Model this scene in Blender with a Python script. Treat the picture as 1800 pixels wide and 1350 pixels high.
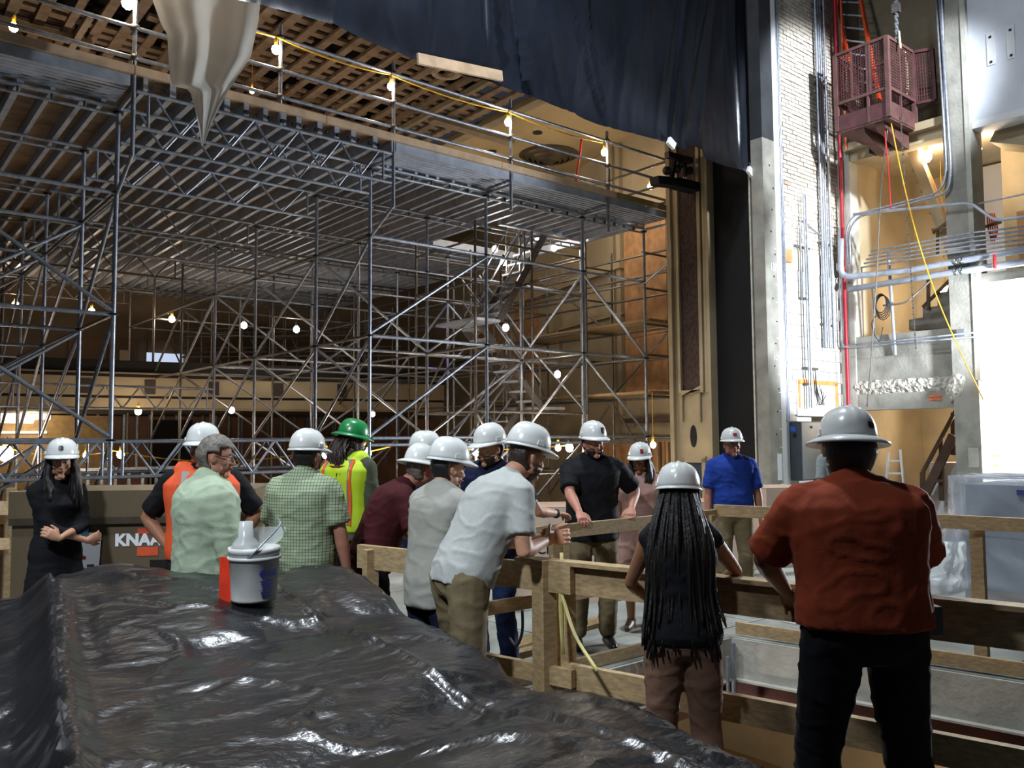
import bpy, bmesh, math, random
from mathutils import Vector, Matrix, noise
random.seed(7)
SC = bpy.context.scene
for o in list(bpy.data.objects):
    bpy.data.objects.remove(o)
COL = SC.collection

# ---------------------------------------------------------------- camera
FPX = 1460.0
YAW = math.radians(50.6); PITCH = math.atan(95 / FPX); ROLL = math.radians(0.4); EYE = 1.71
_f = Vector((math.cos(YAW) * math.cos(PITCH), math.sin(YAW) * math.cos(PITCH), math.sin(PITCH)))
_u = Vector((-math.cos(YAW) * math.sin(PITCH), -math.sin(YAW) * math.sin(PITCH), math.cos(PITCH)))
_r = Vector((math.sin(YAW), -math.cos(YAW), 0))
_R = _r * math.cos(ROLL) - _u * math.sin(ROLL); _U = _r * math.sin(ROLL) + _u * math.cos(ROLL)
cam_d = bpy.data.cameras.new('camera'); cam = bpy.data.objects.new('camera', cam_d); COL.objects.link(cam)
cam_d.sensor_width = 36.0; cam_d.lens = FPX / 1800 * 36; cam_d.clip_start = 0.05; cam_d.clip_end = 200
cam.matrix_world = Matrix(((_R.x, _U.x, -_f.x, 0), (_R.y, _U.y, -_f.y, 0), (_R.z, _U.z, -_f.z, EYE), (0, 0, 0, 1)))
SC.camera = cam

def ray(px, py):
    return _f + _R * ((px - 900) / FPX) + _U * ((675 - py) / FPX)
def P(px, py, d):            # a point of the place seen at that pixel, d metres in
    q = ray(px, py) * d; return Vector((q.x, q.y, q.z + EYE))
def PZ(px, py, z):
    q = ray(px, py); d = (z - EYE) / q.z; return Vector((q.x * d, q.y * d, z))
def PX(px, py, X):
    q = ray(px, py); d = X / q.x; return Vector((X, q.y * d, EYE + q.z * d))
def PY(px, py, Y):
    q = ray(px, py); d = Y / q.y; return Vector((q.x * d, Y, EYE + q.z * d))

# ---------------------------------------------------------------- world, exposure, work lights
SC.view_settings.view_transform = 'Standard'; SC.view_settings.look = 'None'
SC.view_settings.exposure = 0.0; SC.view_settings.gamma = 1.0; SC.view_settings.use_curve_mapping = False
wd = bpy.data.worlds.new('world'); SC.world = wd; wd.use_nodes = True
wd.node_tree.nodes['Background'].inputs[0].default_value = (0.55, 0.62, 0.8, 1)
wd.node_tree.nodes['Background'].inputs[1].default_value = 0.045
SC.cycles.use_denoising = True
SC.cycles.max_bounces = 6; SC.cycles.diffuse_bounces = 3; SC.cycles.glossy_bounces = 3
SC.cycles.transmission_bounces = 6; SC.cycles.transparent_max_bounces = 12
SC.cycles.sample_clamp_indirect = 4.0; SC.cycles.caustics_reflective = False; SC.cycles.caustics_refractive = False

def lamp(name, kind, loc, energy, color, size=0.5, aim=None, angle=None, blend=0.5):
    d = bpy.data.lights.new(name, kind); d.energy = energy; d.color = color
    if kind == 'AREA': d.shape = 'DISK'; d.size = size
    else: d.shadow_soft_size = size
    if kind == 'SPOT' and angle: d.spot_size = math.radians(angle); d.spot_blend = blend
    o = bpy.data.objects.new(name, d); COL.objects.link(o); o.location = loc
    if aim is not None:
        o.rotation_euler = (Vector(aim) - Vector(loc)).to_track_quat('-Z', 'Y').to_euler()
    return o
COOL = (0.86, 0.93, 1.0)
# stage work lights of the building: a flood low in the right wing, one lamp in the bright side room, two dim overhead rows, besides the added fills
lamp('work_flood', 'SPOT', (12.9, 2.4, 3.2), 3600, COOL, 0.2, (13.85, 8.0, 3.9), 46, 0.35)
lamp('work_flood', 'SPOT', (12.0, 1.8, 9.2), 4200, COOL, 0.2, (13.85, 8.0, 7.0), 40, 0.35)
lamp('back_room_lamp', 'POINT', (16.0, 9.2, 2.3), 160, COOL, 0.1)
lamp('room_flood', 'POINT', (16.9, 3.6, 3.0), 5600, COOL, 0.15)
lamp('fly_light', 'AREA', (-2.5, 5.0, 10.5), 500, COOL, 1.2, (3.0, 5.0, 1.5))
lamp('visitor_fill', 'SPOT', (-2.5, 1.0, 6.5), 1700, COOL, 0.25, (2.2, 4.8, 1.0), 44, 0.7)  # unseen spot added to brighten the visitors and the bucket
lamp('fly_light', 'AREA', (4.6, 6.0, 11.5), 900, COOL, 1.0, (4.6, 5.0, 0))
for x, y in ((3.0, 15.0), (7.5, 14.0), (5.0, 19.0), (11.4, 16.0), (12.4, 12.6)): lamp('deck_fill', 'POINT', (x, y, 6.7), 55, (1.0, .86, .68), 0.06)  # unseen fill lights added above the deck to brighten the ceiling

# ---------------------------------------------------------------- materials
def lin(h):
    h = h.lstrip('#'); v = [int(h[i:i + 2], 16) / 255 for i in (0, 2, 4)]
    return tuple(c / 12.92 if c <= .04045 else ((c + .055) / 1.055) ** 2.4 for c in v) + (1,)
MATS = {}
def mat(name, hexcol, rough=0.6, metal=0.0, var=0.15, scale=8.0, bump=0.0, bscale=40.0, col2=None, stretch=(1, 1, 1), coat=0.0, spec=0.5, tr=0.0):
    if name in MATS: return MATS[name]
    m = bpy.data.materials.new(name); m.use_nodes = True; nt = m.node_tree; n = nt.nodes; L = nt.links
    b = n['Principled BSDF']; c = lin(hexcol)
    b.inputs['Roughness'].default_value = rough; b.inputs['Metallic'].default_value = metal
    b.inputs['Coat Weight'].default_value = coat; b.inputs['Specular IOR Level'].default_value = spec
    b.inputs['Transmission Weight'].default_value = tr
    geo = n.new('ShaderNodeNewGeometry'); mp = n.new('ShaderNodeMapping'); mp.inputs['Scale'].default_value = stretch
    L.new(geo.outputs['Position'], mp.inputs['Vector'])
    nz = n.new('ShaderNodeTexNoise'); nz.inputs['Scale'].default_value = scale; nz.inputs['Detail'].default_value = 5
    L.new(mp.outputs[0], nz.inputs['Vector'])
    rp = n.new('ShaderNodeValToRGB'); e = rp.color_ramp.elements
    c2 = lin(col2) if col2 else tuple(min(1, x * (1 + var)) for x in c[:3]) + (1,)
    c1 = c if col2 else tuple(x * (1 - var) for x in c[:3]) + (1,)
    e[0].position = .36; e[0].color = c1; e[1].position = .64; e[1].color = c2
    L.new(nz.outputs[0], rp.inputs[0]); L.new(rp.outputs[0], b.inputs['Base Color'])
    if bump:
        n2 = n.new('ShaderNodeTexNoise'); n2.inputs['Scale'].default_value = bscale; n2.inputs['Detail'].default_value = 4
        L.new(mp.outputs[0], n2.inputs['Vector'])
        bp = n.new('ShaderNodeBump'); bp.inputs['Strength'].default_value = bump; bp.inputs['Distance'].default_value = .02
        L.new(n2.outputs[0], bp.inputs['Height']); L.new(bp.outputs[0], b.inputs['Normal'])
    MATS[name] = m; return m
def emit(name, hexcol, s):
    if name in MATS: return MATS[name]
    m = bpy.data.materials.new(name); m.use_nodes = True; b = m.node_tree.nodes['Principled BSDF']
    b.inputs['Base Color'].default_value = lin(hexcol); b.inputs['Emission Color'].default_value = lin(hexcol); b.inputs['Emission Strength'].default_value = s
    MATS[name] = m; return m
def film(name, hexcol, alpha, rough=0.35):        # thin plastic sheeting, partly see-through
    if name in MATS: return MATS[name]
    m = mat(name, hexcol, rough, 0, .08, 3, .15, 6); n = m.node_tree.nodes; L = m.node_tree.links
    n['Principled BSDF'].inputs['Alpha'].default_value = alpha
    n['Principled BSDF'].inputs['Subsurface Weight'].default_value = 0
    return m

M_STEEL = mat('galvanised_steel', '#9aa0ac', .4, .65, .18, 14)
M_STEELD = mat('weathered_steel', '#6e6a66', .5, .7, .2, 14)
M_ALU = mat('aluminium', '#a4abb8', .45, .35, .14, 6, .1, 30)
M_COUP = mat('dark_coupler', '#2b2b2e', .55, .6)
M_PLY = mat('plywood', '#94795e', .75, 0, .25, 3, .1, 20, stretch=(1, 4, 1))
M_OSBW = mat('orange_plywood', '#a97e55', .75, 0, .22, 5, .1, 14)
M_WOOD = mat('pine_board', '#a58d68', .7, 0, .2, 5, .15, 30, stretch=(4, 4, 14))
M_WOODD = mat('aged_shaded_pine', '#8a7450', .75, 0, .25, 6, .15, 30, stretch=(4, 4, 14))
M_EDGE = mat('pale_deck_board', '#c3a688', .7, 0, .15, 6)
M_CONC = mat('concrete', '#8f8d85', .9, 0, .2, 3, .35, 25)
M_CONCL = mat('pale_concrete', '#aaa89f', .9, 0, .15, 3, .3, 18)
M_ROUGHC = mat('broken_concrete', '#b4b0a6', .95, 0, .35, 18, .9, 30)
M_FLOOR = mat('dusty_stage_floor', '#7d807a', .8, 0, .28, 1.6, .12, 12)
M_BRICK = mat('limewashed_brick', '#c9c0b2', .9, 0, .12, 9, .3, 30)
M_BRICK2 = mat('limewashed_pink_brick', '#bfa698', .9, 0, .15, 9, .3, 30)
M_MORTAR = mat('mortar', '#b3ada3', .95, 0, .1, 12)
M_BLOCK = mat('whitewashed_block', '#c6c4bf', .85, 0, .1, 5, .2, 25)
M_WHITE = mat('white_drywall', '#d2d3d6', .8, 0, .04, 2)
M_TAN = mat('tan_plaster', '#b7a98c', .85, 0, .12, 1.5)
M_CREAM = mat('cream_plaster', '#9c8d72', .85, 0, .12, 1.2, .1, 10)
M_CREAMD = mat('aged_cream_plaster', '#857860', .85, 0, .18, 2, .15, 12)
M_BROWNW = mat('brown_kraft_lining', '#8b6753', .8, 0, .15, 2)
M_DARK = mat('dark_void', '#15110f', .9, 0, .2, 2)
M_BLACK = mat('black_masking', '#0d0e11', .75, 0, .2, 2, spec=.25)
M_LATH = mat('brown_lath', '#796653', .85, 0, .2, 6, .15, 20)
M_LATHG = mat('grey_brown_joist', '#7d705c', .85, 0, .2, 5)
M_REDP = mat('dark_red_paint', '#5e3e3c', .6, .1, .2, 6)
M_REDPD = mat('deep_red_paint', '#512c2f', .65, .1, .2, 6)
M_REDPIPE = mat('red_pipe', '#a3192b', .45, .1)
M_ORANGE = mat('orange_fibreglass', '#d8481c', .5)
M_YEL = mat('yellow_cord', '#d6a21f', .6)
M_REDC = mat('red_cord', '#c8262a', .6)
M_CORD = mat('dark_cord', '#1b1c20', .6)
M_TARP = None
M_BULB = emit('lit_bulb', '#ffe6c6', 160)
M_BULBW = emit('lit_cool_bulb', '#fff2e2', 150)
M_GLASSY = mat('chrome', '#bfc1c4', .2, 1)
M_CARD = mat('printed_white_carton', '#c9b3a2', .8, 0, .06, 4)
M_INK = mat('black_ink', '#1a1a1c', .7)
M_PAPER = mat('white_paper', '#e4e6ea', .8, 0, .03, 4)

# ---------------------------------------------------------------- building blocks
W = {}
def put(o, parent, world):
    COL.objects.link(o)
    if parent is not None:
        o.parent = parent; o.matrix_parent_inverse = W[parent].inverted()
    o.matrix_basis = world; W[o] = world.copy(); return o
def tag(o, label=None, cat=None, group=None, kind=None):
    if label: o['label'] = label
    if cat: o['category'] = cat
    if group: o['group'] = group
    if kind: o['kind'] = kind
    return o
def thing(name, loc, label=None, cat=None, group=None, kind=None):
    o = bpy.data.objects.new(name, None); o.empty_display_size = .1
    put(o, None, Matrix.Translation(Vector(loc))); return tag(o, label, cat, group, kind)
def mk(name, verts, faces, m, parent=None, smooth=False):
    me = bpy.data.meshes.new(name); me.from_pydata([tuple(v) for v in verts], [], faces); me.update()
    if m: me.materials.append(m)
    if smooth: me.polygons.foreach_set('use_smooth', [True] * len(me.polygons))
    return put(bpy.data.objects.new(name, me), parent, Matrix())
def mkb(name, bm, m, parent=None, smooth=False):
    me = bpy.data.meshes.new(name); bmesh.ops.recalc_face_normals(bm, faces=bm.faces[:]); bm.to_mesh(me); bm.free()
    if m: me.materials.append(m)
    if smooth: me.polygons.foreach_set('use_smooth', [True] * len(me.polygons))
    return put(bpy.data.objects.new(name, me), parent, Matrix())
SHARED = {}
def _unit(kind, m):
    k = (kind, m.name)
    if k in SHARED: return SHARED[k]
    bm = bmesh.new()
    if kind == 'cyl': bmesh.ops.create_cone(bm, cap_ends=True, segments=10, radius1=1, radius2=1, depth=1)
    elif kind == 'cyl16': bmesh.ops.create_cone(bm, cap_ends=True, segments=20, radius1=1, radius2=1, depth=1)
    elif kind == 'box': bmesh.ops.create_cube(bm, size=1)
    elif kind == 'ball': bmesh.ops.create_icosphere(bm, subdivisions=2, radius=1)
    elif kind == 'brick':
        bmesh.ops.create_cube(bm, size=1)
    me = bpy.data.meshes.new(kind); bm.to_mesh(me); bm.free(); me.materials.append(m)
    if kind in ('cyl', 'cyl16', 'ball'): me.polygons.foreach_set('use_smooth', [len(p.vertices) < 6 for p in me.polygons])
    SHARED[k] = me; return me
def tube(name, a, b, r, m, parent=None, kind='cyl'):
    a = Vector(a); b = Vector(b); d = b - a
    q = d.to_track_quat('Z', 'Y').to_matrix().to_4x4()
    M = Matrix.Translation((a + b) / 2) @ q @ Matrix.Diagonal((r, r, d.length, 1))
    return put(bpy.data.objects.new(name, _unit(kind, m)), parent, M)
def box(name, lo, hi, m, parent=None):
    lo = Vector(lo); hi = Vector(hi); c = (lo + hi) / 2; s = hi - lo
    return put(bpy.data.objects.new(name, _unit('box', m)), parent, Matrix.Translation(c) @ Matrix.Diagonal((abs(s.x), abs(s.y), abs(s.z), 1)))
def obox(name, c, s, m, parent=None, rz=0, rx=0, ry=0):
    M = Matrix.Translation(Vector(c)) @ Matrix.Rotation(rz, 4, 'Z') @ Matrix.Rotation(rx, 4, 'X') @ Matrix.Rotation(ry, 4, 'Y') @ Matrix.Diagonal((s[0], s[1], s[2], 1))
    return put(bpy.data.objects.new(name, _unit('box', m)), parent, M)
def beam(name, a, b, w, h, m, parent=None, up=(0, 0, 1)):    # a board from a to b, w wide, h high
    a = Vector(a); b = Vector(b); z = (b - a); l = z.length; z = z.normalized(); u = Vector(up)
    x = z.cross(u).normalized(); y = x.cross(z).normalized()
    c = (a + b) / 2
    M = Matrix(((x.x * w, z.x * l, y.x * h, c.x), (x.y * w, z.y * l, y.y * h, c.y), (x.z * w, z.z * l, y.z * h, c.z), (0, 0, 0, 1)))
    return put(bpy.data.objects.new(name, _unit('box', m)), parent, M)
def ball(name, c, r, m, parent=None):
    r = r if isinstance(r, tuple) else (r, r, r)
    return put(bpy.data.objects.new(name, _unit('ball', m)), parent, Matrix.Translation(Vector(c)) @ Matrix.Diagonal((*r, 1)))
def prism(name, pts, lo, hi, m, parent=None):                # flat outline given as 3-d points, pushed from lo to hi along a vector
    n = len(pts); lo = Vector(lo); hi = Vector(hi)
    v = [Vector(p) + lo for p in pts] + [Vector(p) + hi for p in pts]
    f = [list(range(n))[::-1], list(range(n, 2 * n))] + [[i, (i + 1) % n, n + (i + 1) % n, n + i] for i in range(n)]
    bm = bmesh.new(); vs = [bm.verts.new(p) for p in v]
    for q in f: bm.faces.new([vs[i] for i in q])
    return mkb(name, bm, m, parent)
def frames(pts):
    out = []; x = None
    for i, p in enumerate(pts):
        t = (pts[min(i + 1, len(pts) - 1)] - pts[max(i - 1, 0)])
        t = t.normalized() if t.length > 1e-9 else Vector((0, 0, 1))
        if x is None:
            x = t.orthogonal().normalized()
        else:
            x = (x - t * x.dot(t)); x = x.normalized() if x.length > 1e-6 else t.orthogonal().normalized()
        out.append((x, t.cross(x).normalized(), t))
    return out
def add_tube(V, Fc, pts, radii, n=8):
    pts = [Vector(p) for p in pts]
    if not isinstance(radii, (list, tuple)): radii = [radii] * len(pts)
    b0 = len(V); fr = frames(pts)
    for p, r, (x, y, t) in zip(pts, radii, fr):
        for k in range(n):
            a = 2 * math.pi * k / n; V.append(p + (x * math.cos(a) + y * math.sin(a)) * r)
    for i in range(len(pts) - 1):
        for k in range(n):
            a = b0 + i * n + k; b = b0 + i * n + (k + 1) % n; Fc.append((a, b, b + n, a + n))
    Fc.append(tuple(range(b0 + n - 1, b0 - 1, -1))); e = b0 + (len(pts) - 1) * n; Fc.append(tuple(range(e, e + n)))
def cable(name, pts, r, m, parent=None, n=7):
    V = []; Fc = []; add_tube(V, Fc, pts, r, n); return mk(name, V, Fc, m, parent, True)
def smooth_path(pts, k=6):
    pts = [Vector(p) for p in pts]; out = []
    for i in range(len(pts) - 1):
        p0 = pts[max(i - 1, 0)]; p1 = pts[i]; p2 = pts[i + 1]; p3 = pts[min(i + 2, len(pts) - 1)]
        for j in range(k):
            t = j / k
            out.append(.5 * ((2 * p1) + (p2 - p0) * t + (2 * p0 - 5 * p1 + 4 * p2 - p3) * t * t + (-p0 + 3 * p1 - 3 * p2 + p3) * t ** 3))
    return out + [pts[-1]]
def rounded(pts, r, k=5):                                    # a bent pipe: straight runs with round elbows
    pts = [Vector(p) for p in pts]; out = [pts[0]]
    for i in range(1, len(pts) - 1):
        a = (pts[i - 1] - pts[i]); b = (pts[i + 1] - pts[i]); q = min(r, a.length * .49, b.length * .49)
        a = pts[i] + a.normalized() * q; b = pts[i] + b.normalized() * q
        for j in range(k + 1):
            t = j / k; out.append((1 - t) ** 2 * a + 2 * t * (1 - t) * pts[i] + t * t * b)
    return out + [pts[-1]]
def text(name, body, size, loc, xdir, zdir, m, parent, depth=.002, align='LEFT', bold=0.0):
    c = bpy.data.curves.new(name, 'FONT'); c.body = body; c.size = size; c.extrude = depth; c.align_x = align; c.offset = bold
    o = bpy.data.objects.new(name, c); x = Vector(xdir).normalized(); y = Vector(zdir).normalized(); z = x.cross(y)
    dg = bpy.context.evaluated_depsgraph_get()
    me = bpy.data.meshes.new_from_object(o); me.name = name; me.materials.clear(); me.materials.append(m)
    o2 = bpy.data.objects.new(name, me); bpy.data.objects.remove(o)
    l = Vector(loc)
    return put(o2, parent, Matrix(((x.x, y.x, z.x, l.x), (x.y, y.y, z.y, l.y), (x.z, y.z, z.z, l.z), (0, 0, 0, 1))))

# ================================================================ stage floor and pit
def line_x(y, a, b):
    return a[0] + (b[0] - a[0]) * (y - a[1]) / (b[1] - a[1])
PN0, PN1 = (2.60, 4.47), (3.40, 1.17)          # near pit rail
PR0, PR1 = (6.02, 4.47), (6.47, 2.20)          # right pit edge
def nearx(y): return line_x(y, PN0, PN1)
def rightx(y): return line_x(y, PR0, PR1)
YP = 4.42; YB = -2.0
fl = thing('floor', (5, 6, 0), 'grey dusty stage floor around the open pit', 'floor', kind='structure')
def slab(name, pts, z0, z1, m, parent):
    return prism(name, [Vector((x, y, 0)) for x, y in pts], (0, 0, z0), (0, 0, z1), m, parent)
slab('floor_slab', [(-9, YB - 4), (nearx(YB), YB - 4), (nearx(YB), YB), (nearx(YP), YP), (nearx(YP), 9.95), (-9, 9.95)], -.32, 0, M_FLOOR, fl)
slab('floor_slab', [(nearx(YP), YP), (rightx(YP), YP), (rightx(YP), 9.95), (nearx(YP), 9.95)], -.32, 0, M_FLOOR, fl)
slab('floor_slab', [(rightx(YB), YB), (14.6, YB), (14.6, 9.95), (rightx(YP), 9.95), (rightx(YP), YP)], -.32, 0, M_FLOOR, fl)
slab('floor_slab', [(nearx(YB), YB - 4), (14.6, YB - 4), (14.6, YB), (nearx(YB), YB)], -.32, 0, M_FLOOR, fl)
M_SHEET = mat('floor_sheet', '#878a83', .8, 0, .3, 1.3, .1, 10)
k = 0
for i in range(6):
    for j in range(3):
        x0 = 3.0 + i * 1.83 + (j % 2) * .5; y0 = 4.62 + j * 1.75
        box('floor_sheet', (x0, y0, -.001), (x0 + 1.815, y0 + 1.735, .006), M_SHEET, fl)
for i in range(4):
    for j in range(2):
        x0 = 6.85 + i * 1.83; y0 = 2.80 - j * 2.0
        box('floor_sheet', (x0, y0 - .3, -.001), (x0 + 1.815, y0 + 1.65, .006), M_SHEET, fl)
# pit: lower floor, walls, edge angle, steel beam
pit = thing('pit', (4.5, 2, -2.4), 'deep open pit in the stage floor with pale lower level', 'pit', kind='structure')
M_PITF = mat('pit_plywood', '#a98c66', .75, 0, .2, 1.5)
box('pit_floor', (1.0, -3, -2.45), (9.5, 7.5, -2.35), M_PITF, pit)
M_RUST = mat('rust_red_beam', '#4a1f1d', .6, .2, .3, 5)
slab('pit_wall', [(2.2, YB - 1), (2.3, YB - 1), (2.3, 7.4), (2.2, 7.4)], -2.4, -.32, M_CONC, pit)
slab('pit_wall', [(2.3, 7.2), (9.4, 7.2), (9.4, 7.4), (2.3, 7.4)], -2.4, -.32, M_TAN, pit)
slab('pit_wall', [(9.2, YB), (9.4, YB), (9.4, 7.2), (9.2, 7.2)], -2.4, -.32, M_TAN, pit)
beam('steel_beam', (rightx(YB) + .16, YB, -.50), (rightx(7) + .16, 7, -.50), .2, .34, M_RUST, pit)
beam('steel_beam', (2.9, 4.62, -.47), (6.0, 4.62, -.47), .2, .28, M_RUST, pit)
beam('slab_edge_angle', (rightx(YB) - .012, YB, -.17), (rightx(YP) - .012, YP, -.17), .03, .33, M_CONCL, pit)
beam('slab_edge_angle', (nearx(YP), YP - .012, -.17), (rightx(YP), YP - .012, -.17), .03, .33, M_CONCL, pit)
beam('slab_edge_flange', (rightx(YB) - .04, YB, -.335), (rightx(YP) - .04, YP, -.335), .1, .015, M_CONCL, pit)
beam('slab_edge_flange', (nearx(YP), YP - .04, -.335), (rightx(YP), YP - .04, -.335), .1, .015, M_CONCL, pit)
tube('conduit_stub', (rightx(YP) - .1, YP - .1, -.62), (rightx(YP) - .1, YP - .1, -.02), .022, M_STEEL, pit)
tube('conduit_stub', (rightx(YP) - .18, YP - .1, -.62), (rightx(YP) - .18, YP - .1, -.12), .016, M_STEEL, pit)

# auditorium floor
af = box('auditorium_floor', (-8, 9.95, -1.35), (20, 34, -1.2), mat('auditorium_floor', '#4d4238', .9, 0, .2, 1)); tag(af, 'dark bare auditorium floor beneath the scaffold', 'floor', kind='structure')
se = box('stage_edge_wall', (-9, 9.95, -1.2), (14.6, 10.05, -.02), M_CONC); tag(se, 'low concrete wall at the edge of the stage', 'wall', kind='structure')

# ================================================================ proscenium wall (Y = 8) on the right
wf = thing('wall_proscenium', (13.5, 8.3, 0), 'whitewashed brick and block wall beside the stage opening', 'wall', kind='structure')
box('wall_core', (12.4, 8.03, 2.06), (14.75, 8.6, 12), M_MORTAR, wf)
box('wall_core', (12.4, 8.03, 0), (13.02, 8.6, 2.06), M_MORTAR, wf)
box('wall_core', (14.42, 8.03, 0), (14.75, 8.6, 2.06), M_MORTAR, wf)
box('plaster_band', (12.42, 7.985, 4.62), (14.6, 8.03, 5.0), mat('grey_render', '#a8a598', .9, 0, .15, 4), wf)
bw, bh = .205, .062
cnt = 0; SV = []; SF = []
rows = int((9.9 - 5.01) / .074)
for r_ in range(rows):
    z = 5.01 + r_ * .074; off = (r_ % 2) * .108
    x = 12.44 - off
    while x < 14.58:
        x0 = max(x, 12.44); x1 = min(x + bw, 14.58)
        if x1 - x0 > .05:
            y0 = 8.0 - random.uniform(.0, .012)
            if cnt < 300:
                box('brick', (x0, y0, z), (x1, 8.04, z + bh), M_BRICK2 if random.random() < .07 else M_BRICK, wf); cnt += 1
            else:
                b = len(SV); SV += [(x0, y0, z), (x1, y0, z), (x1, y0, z + bh), (x0, y0, z + bh), (x0, 8.04, z), (x1, 8.04, z), (x1, 8.04, z + bh), (x0, 8.04, z + bh)]
                SF += [(b, b + 1, b + 2, b + 3), (b, b + 4, b + 5, b + 1), (b + 1, b + 5, b + 6, b + 2), (b + 2, b + 6, b + 7, b + 3), (b + 3, b + 7, b + 4, b)]
        x += .216
tag(mk('brickwork', SV, SF, M_BRICK, wf), kind='stuff')
for r_ in range(13):                                    # concrete blocks below
    z = 2.08 + r_ * .197
    x = 12.66 - (r_ % 2) * .2
    while x < 14.5:
        x0 = max(x, 12.66); x1 = min(x + .39, 14.5)
        if x1 - x0 > .08: box('block', (x0, 8.0 - random.uniform(0, .006), z), (x1, 8.04, z + .19), M_BLOCK, wf)
        x += .398
for z in range(14):                                     # toothed brick quoins left of the blocks
    box('brick', (12.5, 7.998, 2.2 + z * .17), (12.58 + .05 * (z % 2), 8.04, 2.36 + z * .17), M_BRICK, wf)
box('plaster_patch', (12.95, 7.985, 2.06), (14.3, 8.03, 2.72), mat('patched_plaster', '#c9c5be', .9, 0, .12, 6, .5, 20), wf)
M_SPRAY = mat('orange_spray_mark', '#e58a4a', .8)
for a, b in (((13.0, 2.62), (14.3, 2.7)), ((13.0, 2.2), (13.06, 2.66)), ((14.22, 2.2), (14.3, 2.66))):
    box('spray_mark', (a[0], 7.978, a[1]), (b[0], 7.986, b[1]), M_SPRAY, wf)
box('timber_block', (12.62, 7.93, 4.72), (12.85, 8.0, 4.95), M_OSBW, wf)

# concrete jamb column with height marks
jc = thing('jamb_column', (12.15, 8.1, 0), 'grey concrete jamb column with chalked height marks', 'column', kind='structure')
box('column_shaft', (11.98, 7.9, 0), (12.33, 8.13, 6.75), M_CONC, jc)
box('column_shaft', (11.98, 7.9, 6.75), (12.33, 8.13, 12), mat('dark_column_top', '#2c2e33', .8, 0, .2, 3), jc)  # upper part of the shaft in a darker grey
box('white_edge', (12.33, 7.9, 0), (12.47, 8.1, 12), M_WHITE, jc)
for i in range(15):
    box('height_tick', (12.26, 7.894, .3048 * (i + 2) - .006), (12.33, 7.9, .3048 * (i + 2) + .006), M_PAPER, jc)
text('height_mark', "15'", .17, (12.1, 7.893, 4.5), (1, 0, 0), (0, 0, 1), M_PAPER, jc, .001, bold=.004)
text('height_mark', "10'", .13, (12.12, 7.893, 2.98), (1, 0, 0), (0, 0, 1), M_PAPER, jc, .001)
for i in range(16):
    obox('bolt_hole', (12.22 + .05 * ((i * 7) % 3 - 1), 7.898, .6 + i * .38), (.025, .01, .025), M_DARK, jc)
box('paper_notice', (12.17, 7.888, .98), (12.29, 7.899, 1.42), M_PAPER, jc)
# opening side of the wall: white trim, black panel
box('black_panel', (12.12, 8.22, -.02), (12.5, 9.02, 11), M_BLACK, jc)
box('white_trim', (12.02, 8.19, -.02), (12.1, 8.22, 6.4), mat('trim_white', '#b9b6ac', .7), jc)
box('dark_gap', (12.06, 8.13, -.02), (12.5, 8.19, 11), M_DARK, jc)

# decorated pilaster of the stage opening
pl = thing('proscenium_pilaster', (12.3, 9.4, -1.2), 'cream plaster pilaster with brown inset panel at the stage opening', 'column', kind='structure')
M_PIL = mat('pilaster_plaster', '#9b8c70', .8, 0, .1, 2)
M_BARE = mat('bare_scratch_coat', '#3d2c26', .9, 0, .45, 26, .6, 40, stretch=(1, 1, .5))
box('pilaster_body', (12.0, 9.02, -1.2), (12.9, 9.95, 8.6), M_PIL, pl)
box('inset_panel', (11.99, 9.27, 2.55), (12.02, 9.7, 8.4), M_BARE, pl)
box('moulding', (11.93, 9.02, -1.2), (12.0, 9.09, 8.5), M_PIL, pl)
box('moulding', (11.95, 9.11, 2.5), (12.0, 9.16, 8.5), M_PIL, pl)
box('moulding', (11.94, 9.2, 2.5), (12.0, 9.27, 8.5), M_PIL, pl)
box('moulding', (11.94, 9.7, 2.5), (12.0, 9.76, 8.5), M_PIL, pl)
box('moulding', (11.92, 9.86, -1.2), (12.0, 9.95, 8.5), M_PIL, pl)
prism('sloped_ledge', [(11.94, 9.27, 2.55), (11.94, 9.7, 2.55), (11.94, 9.7, 2.45), (11.94, 9.27, 2.62)], (0, 0, 0), (.06, 0, 0), M_PIL, pl)
box('moulding', (11.95, 9.28, 1.98), (12.0, 9.31, 2.5), M_CREAMD, pl)
box('moulding', (11.95, 9.68, 1.98), (12.0, 9.71, 2.5), M_CREAMD, pl)
V = [(11.985, 9.48 + .07 * math.cos(a * math.pi / 8), 1.72 + .2 * math.sin(a * math.pi / 8)) for a in range(16)]
prism('oval_hole', V, (0, 0, 0), (.02, 0, 0), M_DARK, pl)
box('niche', (11.985, 9.28, -.02), (12.0, 9.66, 1.25), mat('niche_blue', '#232c42', .8), pl)
for y in (9.2, 9.66): box('niche_casing', (11.95, y, -.02), (12.0, y + .08, 1.33), M_PIL, pl)
box('niche_casing', (11.95, 9.2, 1.25), (12.0, 9.74, 1.36), M_PIL, pl)

# ================================================================ side wall of the stage (X = 14.6)
ws = thing('wall_side', (14.7, 6, 0), 'raw concrete side wall with stair openings and bright white panels', 'wall', kind='structure')
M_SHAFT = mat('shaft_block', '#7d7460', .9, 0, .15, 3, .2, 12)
box('corner_pier', (14.55, 7.75, 0), (14.85, 8.03, 7.1), M_CONCL, ws)
box('column', (14.42, 5.6, 0), (14.86, 6.0, 12), M_CONC, ws)
box('column_edge', (14.40, 5.56, 2.6), (14.86, 5.64, 12), M_CONCL, ws)
box('concrete_beam', (14.6, 6.0, 2.6), (14.9, 7.75, 3.52), M_CONC, ws)
box('concrete_lintel', (14.56, 6.0, 2.17), (14.9, 7.75, 2.46), M_CONC, ws)
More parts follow.
